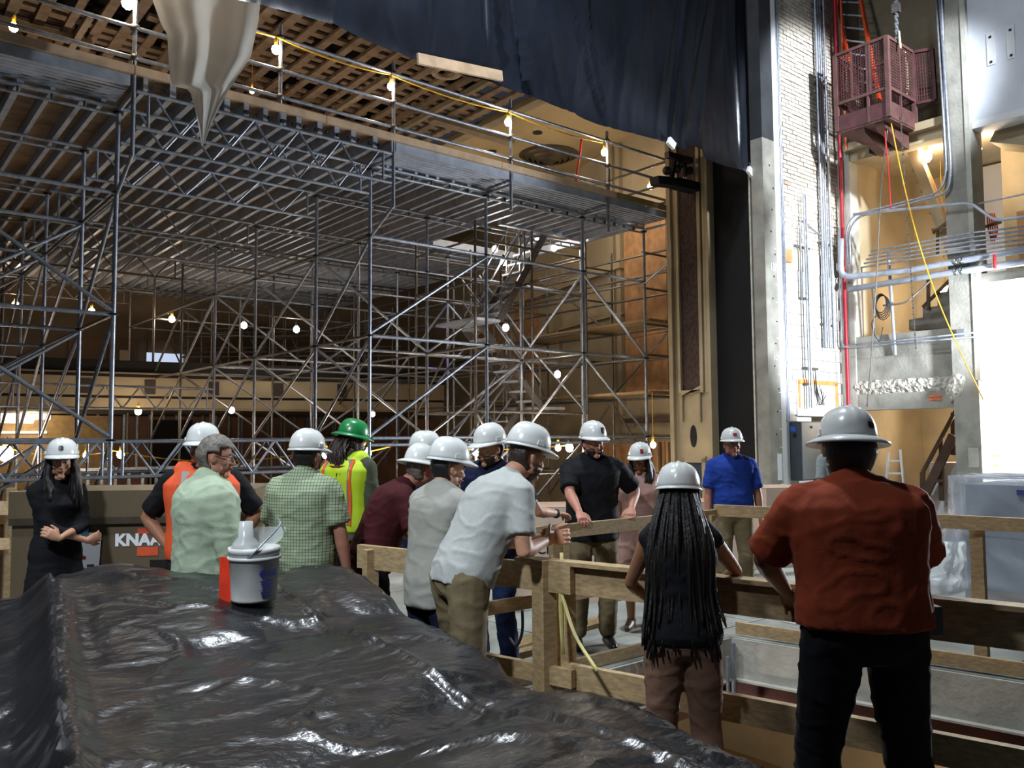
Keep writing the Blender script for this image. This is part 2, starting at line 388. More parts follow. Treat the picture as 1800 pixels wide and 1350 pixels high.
# broken concrete strip
bm = bmesh.new(); n1, n2 = 64, 10
g = [[None] * (n2 + 1) for _ in range(n1 + 1)]
for i in range(n1 + 1):
    for j in range(n2 + 1):
        y = 5.95 + 1.82 * i / n1; z = 2.44 + .26 * j / n2
        d = noise.noise((y * 14, z * 14, 3)) * .035 + noise.noise((y * 34, z * 34, 8)) * .02
        e = .05 * (1 - abs(j / n2 - .5) * 2)
        g[i][j] = bm.verts.new((14.585 - e + d, y, z + noise.noise((y * 9, 0, z * 9)) * .03))
for i in range(n1):
    for j in range(n2): bm.faces.new((g[i][j], g[i + 1][j], g[i + 1][j + 1], g[i][j + 1]))
mkb('broken_concrete', bm, M_ROUGHC, ws)
bm = bmesh.new(); bmesh.ops.create_icosphere(bm, subdivisions=4, radius=1)
for v in bm.verts:
    d = 1 + .16 * noise.noise(v.co * 2.5) + .1 * noise.noise(v.co * 6) + .05 * noise.noise(v.co * 14); v.co = Vector((14.5 + v.co.x * .13 * d, 5.95 + v.co.y * .17 * d - v.co.z * .06, 2.52 + v.co.z * .26 * d))
mkb('concrete_corbel', bm, M_ROUGHC, ws)
for z in (2.3, 2.36): box('spray_mark', (14.545, 6.25, z), (14.556, 6.45, z + .03), mat('orange_spray', '#e0662c', .8), ws)
box('green_mark', (14.405, 5.74, 1.2), (14.42, 5.8, 1.45), mat('green_spray', '#35c74a', .8), ws)
box('switch_plate', (14.4, 5.64, 1.18), (14.42, 5.8, 1.5), M_CONCL, ws)
# ledge under the cage, block wall behind it
box('white_ledge', (14.45, 5.9, 7.0), (14.9, 7.8, 7.14), M_CREAM, ws)
box('opening_head', (14.6, 6.0, 6.82), (14.9, 7.75, 7.0), M_TAN, ws)
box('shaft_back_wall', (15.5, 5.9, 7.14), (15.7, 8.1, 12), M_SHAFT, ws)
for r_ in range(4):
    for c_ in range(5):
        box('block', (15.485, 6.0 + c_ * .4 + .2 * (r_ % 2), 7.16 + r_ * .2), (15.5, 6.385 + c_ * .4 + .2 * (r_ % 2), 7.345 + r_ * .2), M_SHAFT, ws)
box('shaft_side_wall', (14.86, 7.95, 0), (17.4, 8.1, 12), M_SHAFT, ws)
# rooms behind: tan plaster
box('room_back_wall', (17.3, 0.5, -.1), (17.5, 8.1, 7.1), M_TAN, ws)
box('room_side_wall', (14.86, 7.85, -.1), (17.4, 7.95, 7.0), M_TAN, ws)
box('room_floor', (14.6, 2, -.3), (17.4, 8, 0), M_CONC, ws)
slab('landing', [(14.9, 5.98), (17.3, 7.0), (17.3, 7.95), (14.9, 7.95)], 3.2, 3.35, M_CONC, ws)
box('room_ceiling', (14.9, 2, 6.95), (17.4, 8, 7.05), M_TAN, ws)
slab('room_divider', [(14.86, 5.86), (17.3, 6.9), (17.3, 7.0), (14.86, 5.96)], 0, 7.0, M_TAN, ws)
# white walls to the right of the column
box('white_panel', (14.5, 1.0, 6.9), (14.75, 5.57, 12), mat('painted_white_board', '#c3c7d0', .7, 0, .04, 3), ws)
box('white_soffit', (14.5, 1.0, 6.78), (15.1, 5.57, 6.9), M_WHITE, ws)
for y in (5.22, 4.92):
    box('slot_plate', (14.488, y - .06, 7.75), (14.5, y + .06, 8.3), M_WHITE, ws)
    for z in (7.8, 8.22): obox('bolt', (14.486, y, z), (.02, .035, .035), M_DARK, ws)
box('white_wall', (17.15, 1.0, 0), (17.3, 7.0, 6.9), M_WHITE, ws)
slab('white_wall', [(14.88, 5.78), (17.3, 6.82), (17.3, 6.9), (14.88, 5.86)], 0, 4.25, M_WHITE, ws)
box('white_wall', (14.75, -2, 0), (14.9, 2.6, 4.25), M_WHITE, ws)
box('white_wall_head', (14.6, 1.0, 4.2), (14.9, 5.57, 4.36), M_CONCL, ws)
box('white_ledge', (17.0, 1.0, 1.62), (17.16, 5.5, 1.7), M_WHITE, ws)
box('wood_frame', (17.08, 5.0, 2.1), (17.15, 5.3, 3.8), M_OSBW, ws)
for z in (1.9, 2.6): box('wood_block', (17.05, 5.25, z), (17.15, 5.4, z + .2), M_EDGE, ws)
for y, z in ((5.42, 3.02), (5.3, 3.0), (5.12, 2.98)): box('anchor_mark', (17.13, y + .1, z), (17.15, y + .16, z + .04), M_DARK, ws)
box('upper_room_wall', (16.2, 1.0, 4.36), (16.35, 5.75, 6.9), M_TAN, ws)
box('upper_room_floor', (14.6, 1.0, 4.25), (17.2, 5.9, 4.36), M_CONCL, ws)
prism('duct', [(14.9, 5.3, 6.9), (14.9, 4.6, 6.9), (14.9, 4.75, 6.35), (14.9, 5.45, 6.62)], (0, 0, 0), (.7, 0, 0), M_CREAM, ws)
box('timber_post', (15.5, 5.1, 4.4), (15.58, 5.3, 5.5), M_OSBW, ws)
# room seen through the low opening of the brick wall
box('back_room_wall', (13.05, 9.95, 0), (19, 10.05, 3), M_WHITE, ws)
box('back_room_floor', (13.05, 8.6, -.3), (19, 9.95, 0), M_CONC, ws)
box('back_room_ceiling', (13.05, 8.6, 2.9), (19, 9.95, 3), M_TAN, ws)
box('timber_blocking', (13.6, 8.6, 1.7), (14.1, 8.68, 1.78), M_OSBW, ws)

# ================================================================ auditorium shell
WS0 = Vector((13.25, 10.4, 0)); WSD = Vector((.265, 1, 0)).normalized(); WSN = Vector((-WSD.y, WSD.x, 0))
def PW(px, py, out=0.0):                    # a point on the splayed side wall of the auditorium
    q = ray(px, py); o = Vector((0, 0, EYE)); s = WS0 + WSN * out
    d = (s - o).dot(WSN) / q.dot(WSN); return o + q * d
def wpt(t, z, out=0.0): return WS0 + WSD * t + WSN * out + Vector((0, 0, z))
wa = thing('wall_auditorium', WS0 + WSD * 8, 'cream plaster auditorium side wall with plywood patches and balcony moulding', 'wall', kind='structure')
def wpanel(name, t0, t1, z0, z1, out, m, th=.04):
    return prism(name, [wpt(t0, z0), wpt(t1, z0), wpt(t1, z1), wpt(t0, z1)], WSN * (out - th), WSN * out, m, wa)
wpanel('wall_face', -1.0, 19, -1.2, 9.0, 0, M_CREAM, .2)
for i in range(3):
    for j, (z0, z1) in enumerate(((2.7, 3.9), (3.92, 5.2), (5.22, 6.4))):
        wpanel('plywood_sheet', .05 + i * .82, .85 + i * .82, z0, z1, .03, M_OSBW)
for i in range(5):
    wpanel('plywood_sheet', .05 + i * 1.0, 1.02 + i * 1.0, -.6, 1.62, .03, M_OSBW)
for i in range(3): wpanel('plywood_sheet', 9.0 + i * .9, 9.87 + i * .9, 3.6, 5.4, .03, M_OSBW)
for i in range(2): wpanel('plywood_sheet', 6.9 + i * .8, 7.67 + i * .8, 3.4, 6.2, .03, M_OSBW)
for t in (2.55, 2.85, 5.6, 8.6): wpanel('pilaster_strip', t, t + .18, 2.2, 8.5, .1, M_CREAM, .1)
wpanel('cornice', 2.5, 14, 4.3, 4.42, .14, M_CREAMD, .14); wpanel('cornice', 2.5, 14, 4.5, 4.56, .1, M_CREAM, .1)
wpanel('cornice', 2.5, 14, 5.55, 5.75, .16, M_CREAM, .16)
wpanel('dark_moulding', -.2, 2.2, 2.02, 2.12, .35, mat('dark_ledge', '#3d2a26', .7), .35)  # dark brown moulding standing out from the wall
wpanel('wainscot_rail', 0, 14, 1.62, 1.72, .08, M_CREAMD, .08)
wpanel('wall_band', 0, 14, 1.72, 2.0, .03, M_CREAM, .03)
for t in (.8, 1.15, 1.5): wpanel('timber_post', t, t + .06, .2, 1.6, .12, M_WOOD, .06)

M_PLAS = mat('ceiling_plaster', '#9c8862', .9, 0, .1, 1.2)
ce = thing('ceiling', (8, 16, 8.5), 'auditorium ceiling, flat tan plaster beside open brown lath', 'ceiling', kind='structure')
box('plaster_ceiling', (10.85, 10.1, 8.5), (20, 30, 8.7), M_PLAS, ce)
box('ceiling_void', (-6, 10.1, 9.6), (10.85, 30, 9.8), M_DARK, ce)
box('plaster_edge', (10.7, 10.1, 8.46), (10.95, 30, 8.56), M_CREAMD, ce)
for i in range(34):
    x = 10.5 - i * .40; w = .15 + random.uniform(-.02, .03)
    box('lath_joist', (x - w, 10.2, 8.55 + random.uniform(0, .04)), (x, 22, 8.62), M_LATH, ce)
for j in range(42):
    y = 10.4 + j * .29
    x = 10.7
    while x > -2:
        L_ = random.choice((.9, 1.6, 2.6, 4.0)); x1 = max(-2, x - L_)
        if random.random() < .86 and not (3.3 < x < 5.2 and 13 < y < 14.6):
            box('lath_strip', (x1, y, 8.63), (x - .05, y + .15 + random.uniform(-.03, .03), 8.67 + random.uniform(0, .02)), M_LATH, ce)
        x = x1 - .12 * random.random()
for x, y0, y1 in ((9.3, 11, 22), (7.7, 13, 22), (6.1, 15, 24), (4.4, 14, 24), (2.9, 14, 24), (1.3, 14, 24)):
    box('ceiling_channel', (x, y0, 8.36), (x + .1, y1, 8.46), M_LATHG, ce)
for x, y in ((9.6, 14.2), (6.4, 15.5), (3.4, 16.5), (1.0, 15)): box('cross_channel', (x, y, 8.4), (x + 2.2, y + .25, 8.47), M_LATHG, ce)

# rear wall, balcony front
rw = thing('wall_rear', (7, 26, 0), 'brown lined rear wall of the auditorium behind the balcony', 'wall', kind='structure')
box('rear_wall_upper', (-6, 27.5, 2.3), (18.5, 27.7, 8.6), mat('rear_wall_brown', '#72604c', .85, 0, .2, .8), rw)
box('rear_wall_lower', (-6, 25.0, -1.2), (18.5, 25.2, 2.4), M_BROWNW, rw)
for i in range(27):
    p = PY(125 + i * 23, 745, 24.95)
    box('metal_stud', (p.x - .03, 24.88, .9), (p.x + .03, 24.98, 2.45), M_STEEL, rw)
for i in range(7):
    p = PY(120 + 70 * i, 610, 27.4); box('wall_panel', (p.x, 27.4, 3.6), (p.x + .85, 27.5, 4.9), mat('rear_panel', '#6d5340', .85, 0, .2, .8), rw)
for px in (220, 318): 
    p = PY(px, 610, 27.3); box('tan_column', (p.x - .15, 27.3, 3.5), (p.x + .15, 27.4, 4.5), M_TAN, rw)  # tan strips on the brown rear wall
p = PY(60, 760, 24.9)
box('door_recess', (p.x - .9, 24.85, -.4), (p.x + 1.9, 24.96, 2.4), mat('tan_recess', '#a98e62', .8), rw)  # recess panel in an even tan
p = PY(262, 760, 24.9); box('dark_doorway', (p.x, 24.85, -.6), (p.x + 1.2, 24.96, 2.3), M_DARK, rw)
bal = thing('balcony_front', (6, 20, 2.5), 'cream curved balcony front with dark rail and square vents', 'balcony', kind='structure')
cur = [P(px, 718, d) for px, d in ((-260, 16.6), (-120, 17.5), (0, 18.3), (150, 19.25), (300, 20.2), (450, 21.1), (600, 22), (700, 22.7), (780, 23.4))]
cur = [Vector((c.x, c.y, 0)) for c in smooth_path(cur, 4)]
def band(name, z0, z1, out, m, th=.25):
    V = []; F_ = []
    for i, c in enumerate(cur):
        t = (cur[min(i + 1, len(cur) - 1)] - cur[max(i - 1, 0)]).normalized(); nn = Vector((t.y, -t.x, 0))
        if nn.dot(c) > 0: nn = -nn
        for o_, z in ((out, z0), (out, z1), (out - th, z1), (out - th, z0)): V.append(c + nn * o_ + Vector((0, 0, z)))
    for i in range(len(cur) - 1):
        b = i * 4
        for j in range(4): F_.append((b + j, b + (j + 1) % 4, b + 4 + (j + 1) % 4, b + 4 + j))
    return mk(name, V, F_, m, bal)
band('fascia', 2.5, 2.72, 0.0, M_CREAM); band('dark_reveal', 2.72, 2.78, -.02, M_DARK); band('fascia', 2.78, 3.22, .03, M_CREAM)
band('dark_band', 3.22, 3.29, .05, M_DARK); band('rail_cap', 3.29, 3.33, .06, M_CREAMD); band('parapet', 3.33, 3.62, -.05, M_DARK)
band('balcony_soffit', 2.44, 2.5, 0, M_CREAMD, 5.5)
for px, py in ((-20, 665), (137, 670), (261, 672), (376, 677), (484, 680), (586, 683)):
    c = min(cur, key=lambda c: abs((c.x * _R.x + c.y * _R.y) / (c.x * _f.x + c.y * _f.y) * FPX + 900 - px))
    i = cur.index(c); t = (cur[i + 1] - cur[i - 1]).normalized(); nn = Vector((t.y, -t.x, 0)); nn = -nn if nn.dot(c) > 0 else nn
    obox('square_vent', Vector((c.x, c.y, 2.99)) + nn * .04, (.24, .05, .34), mat('vent_dark', '#30261f', .7), bal, rz=math.atan2(t.y, t.x))

for px, py, hw, hh in ((42, 724, .62, .2), (28, 740, .4, .06), (40, 760, .55, .03)):
    c = PY(px, py, 24.8); box('lit_opening', c - Vector((hw, .03, hh)), c + Vector((hw, .03, hh)), emit('lit_opening', '#e9e2d4', 1.3), rw)

# ================================================================ scaffold filling the auditorium
CX = [.45, 2.58, 6.06, 8.22, 10.42, 12.08]; RY = [10.65, 12.4, 14.9, 17.0, 19.1, 21.2, 23.3]; ZL = [.21, 1.72, 3.22, 4.7]
ZT = 5.75
sc = thing('scaffold', (6, 16, -1.2), 'huge steel tube scaffold carrying a plank deck across the auditorium', 'scaffold')
RT = .026
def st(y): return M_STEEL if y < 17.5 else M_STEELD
for x in CX:
    for y in RY:
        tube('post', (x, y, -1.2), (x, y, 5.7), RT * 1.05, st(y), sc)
        for z in ZL + [ZT - .06]:
            if y < 18: tube('rosette', (x, y, z - .012), (x, y, z + .012), .06, M_COUP, sc)
def ladder(a, b, h, part='ladder_ledger'):
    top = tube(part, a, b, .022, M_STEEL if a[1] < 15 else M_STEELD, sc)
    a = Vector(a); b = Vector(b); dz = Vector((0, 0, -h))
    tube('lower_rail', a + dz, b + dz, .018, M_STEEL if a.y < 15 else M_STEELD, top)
    for i in range(1, 6):
        p = a.lerp(b, i / 6); tube('rung', p, p + dz, .014, M_STEELD, top)
def truss(a, b, h, n, r=.022):
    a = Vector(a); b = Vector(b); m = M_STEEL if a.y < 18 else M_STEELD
    top = tube('truss_chord', a, b, r, m, sc); dz = Vector((0, 0, -h))
    tube('lower_chord', a + dz, b + dz, r, m, top)
    for e, s in ((a, .04), (b, -.04)):
        p = e + (b - a) * s; tube('end_web', p, p + dz, r * .8, m, top)
    for i in range(n):
        p0 = a.lerp(b, .06 + .88 * i / n); p1 = a.lerp(b, .06 + .88 * (i + .5) / n); p2 = a.lerp(b, .06 + .88 * (i + 1) / n)
        tube('web', p0, p1 + dz, r * .7, m, top); tube('web', p1 + dz, p2, r * .7, m, top)
def brace(a, b):
    tube('brace', a, b, .024, st(a[1]), sc)
# deck bearers
for y in [10.0] + RY:
    truss((CX[1] + .03, y, ZT), (CX[2] - .03, y, ZT), .42, 5 if y < 12 else 4)
    for i in (0, 2, 3, 4):
        if y > 10.1: ladder((CX[i] + .03, y, ZT), (CX[i + 1] - .03, y, ZT), .09)
        else: ladder((CX[i] + .03, y + .62, ZT), (CX[i + 1] - .03, y + .62, ZT), .1)
# ledgers along the front, braces
for r_, y in enumerate(RY):
    for i in (0, 2, 3, 4):
        for z in ZL[1:]:
            tube('ledger', (CX[i], y, z), (CX[i + 1], y, z), RT, st(y), sc)
    for z0, z1 in zip(ZL[:-1], ZL[1:]):
        lo, hi = (CX[2], y, z0 + .03), (CX[3], y, z1 - .03)
        if r_ == 0: brace(lo, hi)
        elif r_ < 5: brace((CX[2], y, z1 - .03), (CX[3], y, z0 + .03))
        if r_ == 0: brace((CX[0], y, z1 - .03), (CX[1], y, z0 + .03))
        elif r_ < 5: brace((CX[0], y, z0 + .03), (CX[1], y, z1 - .03))
        if r_ in (0, 2): brace((CX[4], y, z1 - .03), (CX[5], y, z0 + .03))
        if r_ in (1, 3): brace((CX[3], y, z0 + .03), (CX[4], y, z1 - .03))
for c_, x in enumerate(CX):
    for y0, y1 in zip(RY[:-1], RY[1:]):
        for z in ZL[1:]:
            if c_ in (0, 1, 2, 4, 5) or z < 4: tube('ledger', (x, y0, z), (x, y1, z), RT * .9, M_STEELD, sc)
        for k, (z0, z1) in enumerate(zip(ZL[:-1], ZL[1:])):
            if c_ in (1, 2, 4) and y0 < 20: brace((x, y0, z1 - .04), (x, y1, z0 + .04))
    if c_ in (1, 2, 5):
        brace((x, 10.0, 5.0), (x, 10.65, 4.68))
    tube('ledger', (x, 10.0, 5.72), (x, 10.65, 5.72), RT, M_STEEL, sc)
# low lattice girders at head height
for y in (10.65, 12.4):
    truss((CX[0], y, 1.70), (CX[1], y, 1.70), .42, 3); truss((CX[1], y, 1.70), (CX[2], y, 1.70), .42, 5)
for y in (17.0,): truss((CX[1], y, 2.75), (CX[2], y, 2.75), .42, 5); truss((CX[0], y, 2.75), (CX[1], y, 2.75), .42, 3)
tube('ledger', (CX[2], 10.65, 1.62), (CX[5], 10.65, 1.62), RT, M_STEEL, sc)
# guard rail along the deck edge
for x, zb in ((.45, 5.75), (2.58, 4.98), (4.36, 5.75), (6.06, 4.98), (8.22, 5.3), (10.42, 5.3), (12.08, 4.7)):
    tube('guard_post', (x, 10.0, zb), (x, 10.0, 7.1), RT, M_STEEL, sc)
    for z in (6.92, 6.5, 6.14): tube('rosette', (x, 10.0, z - .03), (x, 10.0, z + .03), .05, M_STEELD, sc)
for z in (6.92, 6.5, 6.14):
    for a, b in ((.45, 2.58), (2.58, 4.36), (4.36, 6.06), (6.06, 8.22), (8.22, 10.42), (10.42, 12.08)):
        tube('guard_rail', (a, 10.0, z), (b, 10.0, z), .024, M_STEEL, sc)
    tube('guard_rail', (12.08, 10.0, z), (12.08, 14.9, z), .024, M_STEELD, sc)
    tube('guard_rail', (10.42, 11.6, z - .1), (12.08, 11.6, z - .1), .022, M_STEELD, sc)
tube('guard_post', (11.5, 11.0, 5.95), (11.5, 11.0, 6.9), RT, M_STEELD, sc); tube('guard_post', (12.08, 12.4, 5.9), (12.08, 12.4, 7.0), RT, M_STEELD, sc)
# deck: joists, plywood, front planks, edge board
HX0, HX1, HY0, HY1 = 9.75, 11.95, 12.2, 14.4                # stair hatch
x = .5
while x < 12.1:
    w = random.choice((.05, .06, .07)); truss_bay = CX[1] - .05 < x < CX[2] + .05
    y0 = 9.98 if truss_bay else 10.62
    segs = [(y0, 14.3), (14.2, 18.2), (18.1, 21.4), (21.3, 24.4)]
    if HX0 < x < HX1: segs = [(y0, HY0), (HY1, 18.2), (18.1, 21.4), (21.3, 24.4)]
    for a, b in segs:
        box('joist', (x, a, 5.775), (x + w, b, 5.93), M_ALU, sc)
    x += random.choice((.2, .25, .3, .34))
for i in range(10):
    for j in range(6):
        x0 = .45 + i * 1.17; y0 = 9.98 + j * 2.42
        if x0 < HX1 and x0 + 1.17 > HX0 + .2 and y0 < HY1 and y0 + 2.4 > HY0: continue
        box('plywood_sheet', (x0, y0, 5.932), (x0 + 1.165, y0 + 2.415, 5.955), M_PLY, sc)
box('plywood_sheet', (9.8, 9.98, 5.932), (11.4, 12.2, 5.955), M_PLY, sc)
for i in (0, 2, 3, 4):
    for k in range(7):
        y = 9.99 + k * .092
        box('deck_plank', (CX[i] + .04, y, 5.80), (CX[i + 1] - .04, y + .06, 5.925), M_ALU, sc)
for a, b in ((.45, 2.58), (2.58, 5.0), (5.0, 8.0), (8.0, 10.6), (10.6, 12.1)):
    box('edge_board', (a, 9.94, 5.93), (b - .01, 9.985, 6.03), M_EDGE if a < 8.2 else M_WOODD, sc)  # right end takes a darker board, its shade put into the colour
i = 0
for x in [2.75 + .16 * k for k in range(20)]:
    box('clip', (x, 9.93, 5.79), (x + .05, 9.98, 5.83), M_COUP, sc)
box('hatch_frame', (HX0 - .05, HY0 - .1, 5.75), (HX1, HY0, 5.93), M_ALU, sc); box('hatch_frame', (HX0 - .05, HY1, 5.75), (HX1, HY1 + .1, 5.93), M_ALU, sc)
# extra platforms against the side wall
for z, y0, y1 in ((3.95, 10.6, 14.5), (2.55, 10.6, 16.5)):
    for k in range(4): box('platform_plank', (12.15 + k * .22, y0, z), (12.35 + k * .22, y1, z + .05), M_WOODD, sc)
for y in (10.7, 12.4, 14.5, 16.4):
    tube('post', (13.0, y, -1.2), (13.0, y, 5.7), RT, M_STEELD, sc)
    for z in (1.0, 2.5, 3.3, 3.9, 4.6, 5.3): tube('ledger', (12.08, y, z), (13.0, y, z), .022, M_STEELD, sc)
for z in (1.7, 2.5, 3.3, 3.9, 4.6, 5.05, 5.5):
    tube('ledger', (13.0, 10.65, z), (13.0, 16.4, z), .022, M_STEELD, sc)
    tube('ledger', (12.08, 12.4, z), (12.08, 21.2, z), .022, M_STEELD, sc)
for y0, y1, z0, z1 in ((10.7, 12.4, .3, 2.4), (12.4, 14.5, 2.5, .4), (10.7, 12.4, 3.95, 2.6), (12.4, 14.5, 3.9, 5.4), (14.5, 16.4, 2.5, 5.3)):
    tube('brace', (13.0, y0, z0), (13.0, y1, z1), .022, M_STEELD, sc)
# rear scaffold deck clutter on the balcony
random.seed(31)
rs = thing('rear_scaffold', P(460, 640, 24.5), 'dark low scaffold standing on the balcony below the rear bulbs', 'scaffold')
for i in range(16):
    c = P(330 + i * 24, 620, 24.6 + (i % 3) * .5)
    tube('post', (c.x, c.y, 3.3), (c.x, c.y, 5.6), .028, M_STEELD, rs)
for k in range(9):
    z = 3.55 + k * .2; a = P(318, 620, 24.4 + (k % 3) * .6); b = P(705, 620, 24.4 + (k % 3) * .6)
    tube('ledger', (a.x, a.y, z), (b.x, b.y, z), .026, M_STEELD, rs)
for k in range(10):
    a = P(330 + k * 36, 620, 24.4); b = P(330 + k * 36 + random.choice((-40, 40)), 620, 24.9); tube('brace', (a.x, a.y, 3.5), (b.x, b.y, 5.0), .024, M_STEELD, rs)
# stair tower under the hatch
sr = thing('scaffold_stair', (10.5, 13, -1.2), 'zigzag steel stair tower rising to the bulbs at the deck hatch', 'stair')
def flight(y, xa, za, xb, zb, n):
    for yy in (y - .28, y + .28):
        beam('stringer', (xa, yy, za), (xb, yy, zb), .03, .14, M_STEELD, sr)
        for h in (.5, .95): tube('handrail', (xa, yy, za + h), (xb, yy, zb + h), .02, M_STEEL, sr)
        for t in (.02, .5, .98):
            q = Vector((xa, yy, za)).lerp(Vector((xb, yy, zb)), t); tube('baluster', q, q + Vector((0, 0, .95)), .018, M_STEELD, sr)
    for i in range(n):
        t = (i + .5) / n; x = xa + (xb - xa) * t; z = za + (zb - za) * t
        box('tread', (x - .12, y - .27, z), (x + .12, y + .27, z + .035), M_ALU, sr)
flight(12.5, 11.0, 5.9, 9.75, 3.95, 9); flight(13.15, 9.75, 3.95, 11.35, 2.35, 8); flight(13.8, 11.35, 2.35, 9.9, .7, 8); flight(13.15, 9.9, .7, 11.0, -1.1, 8)
box('landing', (9.15, 12.2, 3.9), (9.75, 13.5, 3.95), M_ALU, sr); box('landing', (11.35, 12.8, 2.3), (11.95, 14.1, 2.35), M_ALU, sr); box('landing', (9.3, 12.8, .65), (9.9, 14.1, .7), M_ALU, sr)
for x, y in ((9.12, 12.15), (9.12, 14.15), (11.97, 12.15), (11.97, 14.15), (10.5, 12.15), (10.5, 14.15)):
    tube('tower_post', (x, y, -1.2), (x, y, 5.75), .026, M_STEELD, sr)
for z in (1.0, 2.2, 3.4, 4.6, 5.4):
    tube('tower_ledger', (9.12, 12.15, z), (11.97, 12.15, z), .022, M_STEELD, sr); tube('tower_ledger', (9.12, 14.15, z), (11.97, 14.15, z), .022, M_STEELD, sr)
    tube('tower_ledger', (9.12, 12.15, z), (9.12, 14.15, z), .022, M_STEELD, sr); tube('tower_ledger', (11.97, 12.15, z), (11.97, 14.15, z), .022, M_STEELD, sr)
tube('tower_brace', (10.5, 12.15, 3.4), (11.97, 12.15, 2.2), .022, M_STEEL, sr); tube('tower_brace', (9.12, 14.15, 2.2), (10.5, 14.15, 4.6), .022, M_STEELD, sr)
tube('tower_brace', (11.97, 12.15, 1.0), (10.5, 12.15, -.9), .022, M_STEEL, sr); tube('tower_brace', (9.12, 12.15, 2.2), (10.5, 12.15, .2), .022, M_STEEL, sr)

# ================================================================ festoon bulbs
def bulb(p, label, r=.055, cool=False, up=True, group=None, drop=0):
    t = thing('light_bulb', p, label, 'light bulb', group)
    ball('globe', p, (r, r, r * 1.15), M_BULBW if cool else M_BULB, t)
    s = 1 if up else -1
    tube('socket', p + Vector((0, 0, s * r * 1.0)), p + Vector((0, 0, s * (r + .09))), r * .42, M_YEL if not cool else M_CORD, t)
    if drop: tube('cord', p + Vector((0, 0, r + .08)), p + Vector((0, 0, drop)), .006, M_YEL, t)
    tube('hook', p + Vector((0, 0, s * (r + .09))), p + Vector((.02, .01, s * (r + .15))), .006, M_STEELD, t)
    return t
BL = []
def b3(px, py, Y, lab, **k): BL.append(bulb(PY(px, py, Y), lab, **k))
b3(225, 5, 9.93, 'lit bulb on the guard rail post at the top left frame edge', r=.07)
b3(485, 87, 9.93, 'lit bulb on the guard rail post right of the white hanging sheet')
b3(687, 152, 9.93, 'lit bulb on the guard rail post where the yellow cord dips', r=.05)
b3(893, 215, 9.93, 'lit bulb on the guard rail post left of the round ceiling diffuser')
b3(1062, 268, 9.93, 'lit bulb on the guard rail post beside the red ribbon')
b3(1143, 328, 10.9, 'lit bulb below the black stage lights at the deck corner')
b3(24, 48, 11.0, 'lit bulb above the deck edge near the upper left corner', r=.05)
b3(443, 160, 13.2, 'dim yellow lamp behind the tip of the white sheet', r=.04, drop=.6)
for px, py, lab in ((27, 535, 'leftmost lit bulb in the row below the deck rear'), (161, 547, 'lit bulb below the deck rear beside the left tall post'), (302, 561, 'lit bulb below the deck rear above the bluish window'),
                    (429, 572, 'lit bulb below the deck rear, fourth from the left'), (521, 579, 'rightmost lit bulb in the row below the deck rear')):
    BL.append(bulb(P(px, py, 20.5), lab, r=.075, cool=px > 420))
for px, py, d, lab in ((870, 438, 16.7, 'lit bulb at the left edge of the stair hatch'), (945, 418, 17.2, 'topmost lit bulb in the stair hatch'), (974, 436, 17.6, 'lit bulb at the right edge of the stair hatch'),
                       (885, 461, 16.4, 'lit bulb hanging at the top of the first stair flight'), (889, 576, 15.0, 'lit bulb at the upper stair landing'), (980, 658, 15.6, 'lit bulb at the lower stair landing under the platform')):
    BL.append(bulb(P(px, py, d), lab, r=.06, cool=True))
for px, py, d, r, c, lab in ((55, 735, 21, .085, 0, 'lit bulb in front of the tan recess under the balcony'), (243, 723, 19, .075, 0, 'lit bulb under the balcony beside the dark doorway'),
                             (407, 721, 19, .07, 1, 'lit bulb under the balcony in front of the metal studs'), (655, 728, 15.5, .045, 1, 'small cool bulb on the front scaffold post above the green hat'),
                             (10, 797, 13, .11, 0, 'large bright bulb at the left frame edge above the tool chest'), (212, 799, 16, .07, 0, 'lit bulb inside the low lattice girder right of the left woman'),
                             (573, 799, 15, .07, 0, 'lit bulb just right of the plaid shirt wearer\'s hat'), (641, 796, 14.5, .12, 0, 'large bright bulb right of the green hat wearer\'s face'),
                             (838, 792, 15, .09, 0, 'left bulb of the bright pair behind the navy shirt wearer'), (857, 790, 15.4, .09, 0, 'right bulb of the bright pair behind the navy shirt wearer'),
                             (952, 787, 16, .07, 0, 'left of the three low bulbs beside the black polo wearer'), (981, 787, 16.2, .06, 0, 'middle of the three low bulbs beside the black polo wearer'),
                             (1001, 787, 16, .075, 1, 'lit bulb nearest the black polo wearer\'s hat'), (1148, 782, 14, .05, 0, 'lit bulb directly above the pink dress wearer\'s hat'),
                             (150, 800, 17, .05, 0, 'faint bulb behind the hat of the left woman')):
    BL.append(bulb(P(px, py, d), lab, r=r, cool=bool(c), drop=.9 if px == 1148 else 0))
BL.append(bulb(PX(1628, 275, 15.25), 'lit bulb in the stair shaft above the slanted stringer', r=.1, drop=.3))
BL.append(bulb(PX(1715, 263, 15.2), 'lit bulb under the slanted duct right of the column', r=.1, drop=.3))
BL.append(bulb(PX(1662, 512, 16.2), 'lit bulb behind the concrete stair steps in the shaft', r=.09, drop=2.5))
BL.append(bulb(PX(1685, 741, 16.0), 'lit bulb above the low wooden stair beside the column', r=.09, drop=1.4))
BL.append(bulb(Vector((5.0, 4.9, -1.3)), 'lit bulb under the stage slab at the pit corner', r=.09, cool=True, drop=.98))
BL.append(bulb(Vector((8.6, 3.0, -1.3)), 'lit bulb under the stage slab at the side of the pit', r=.09, drop=.98))
def sag(a, b, s, n=8):
    a = Vector(a); b = Vector(b); return [a.lerp(b, i / n) - Vector((0, 0, s * 4 * (i / n) * (1 - i / n))) for i in range(n + 1)]
pts = []
prev = None
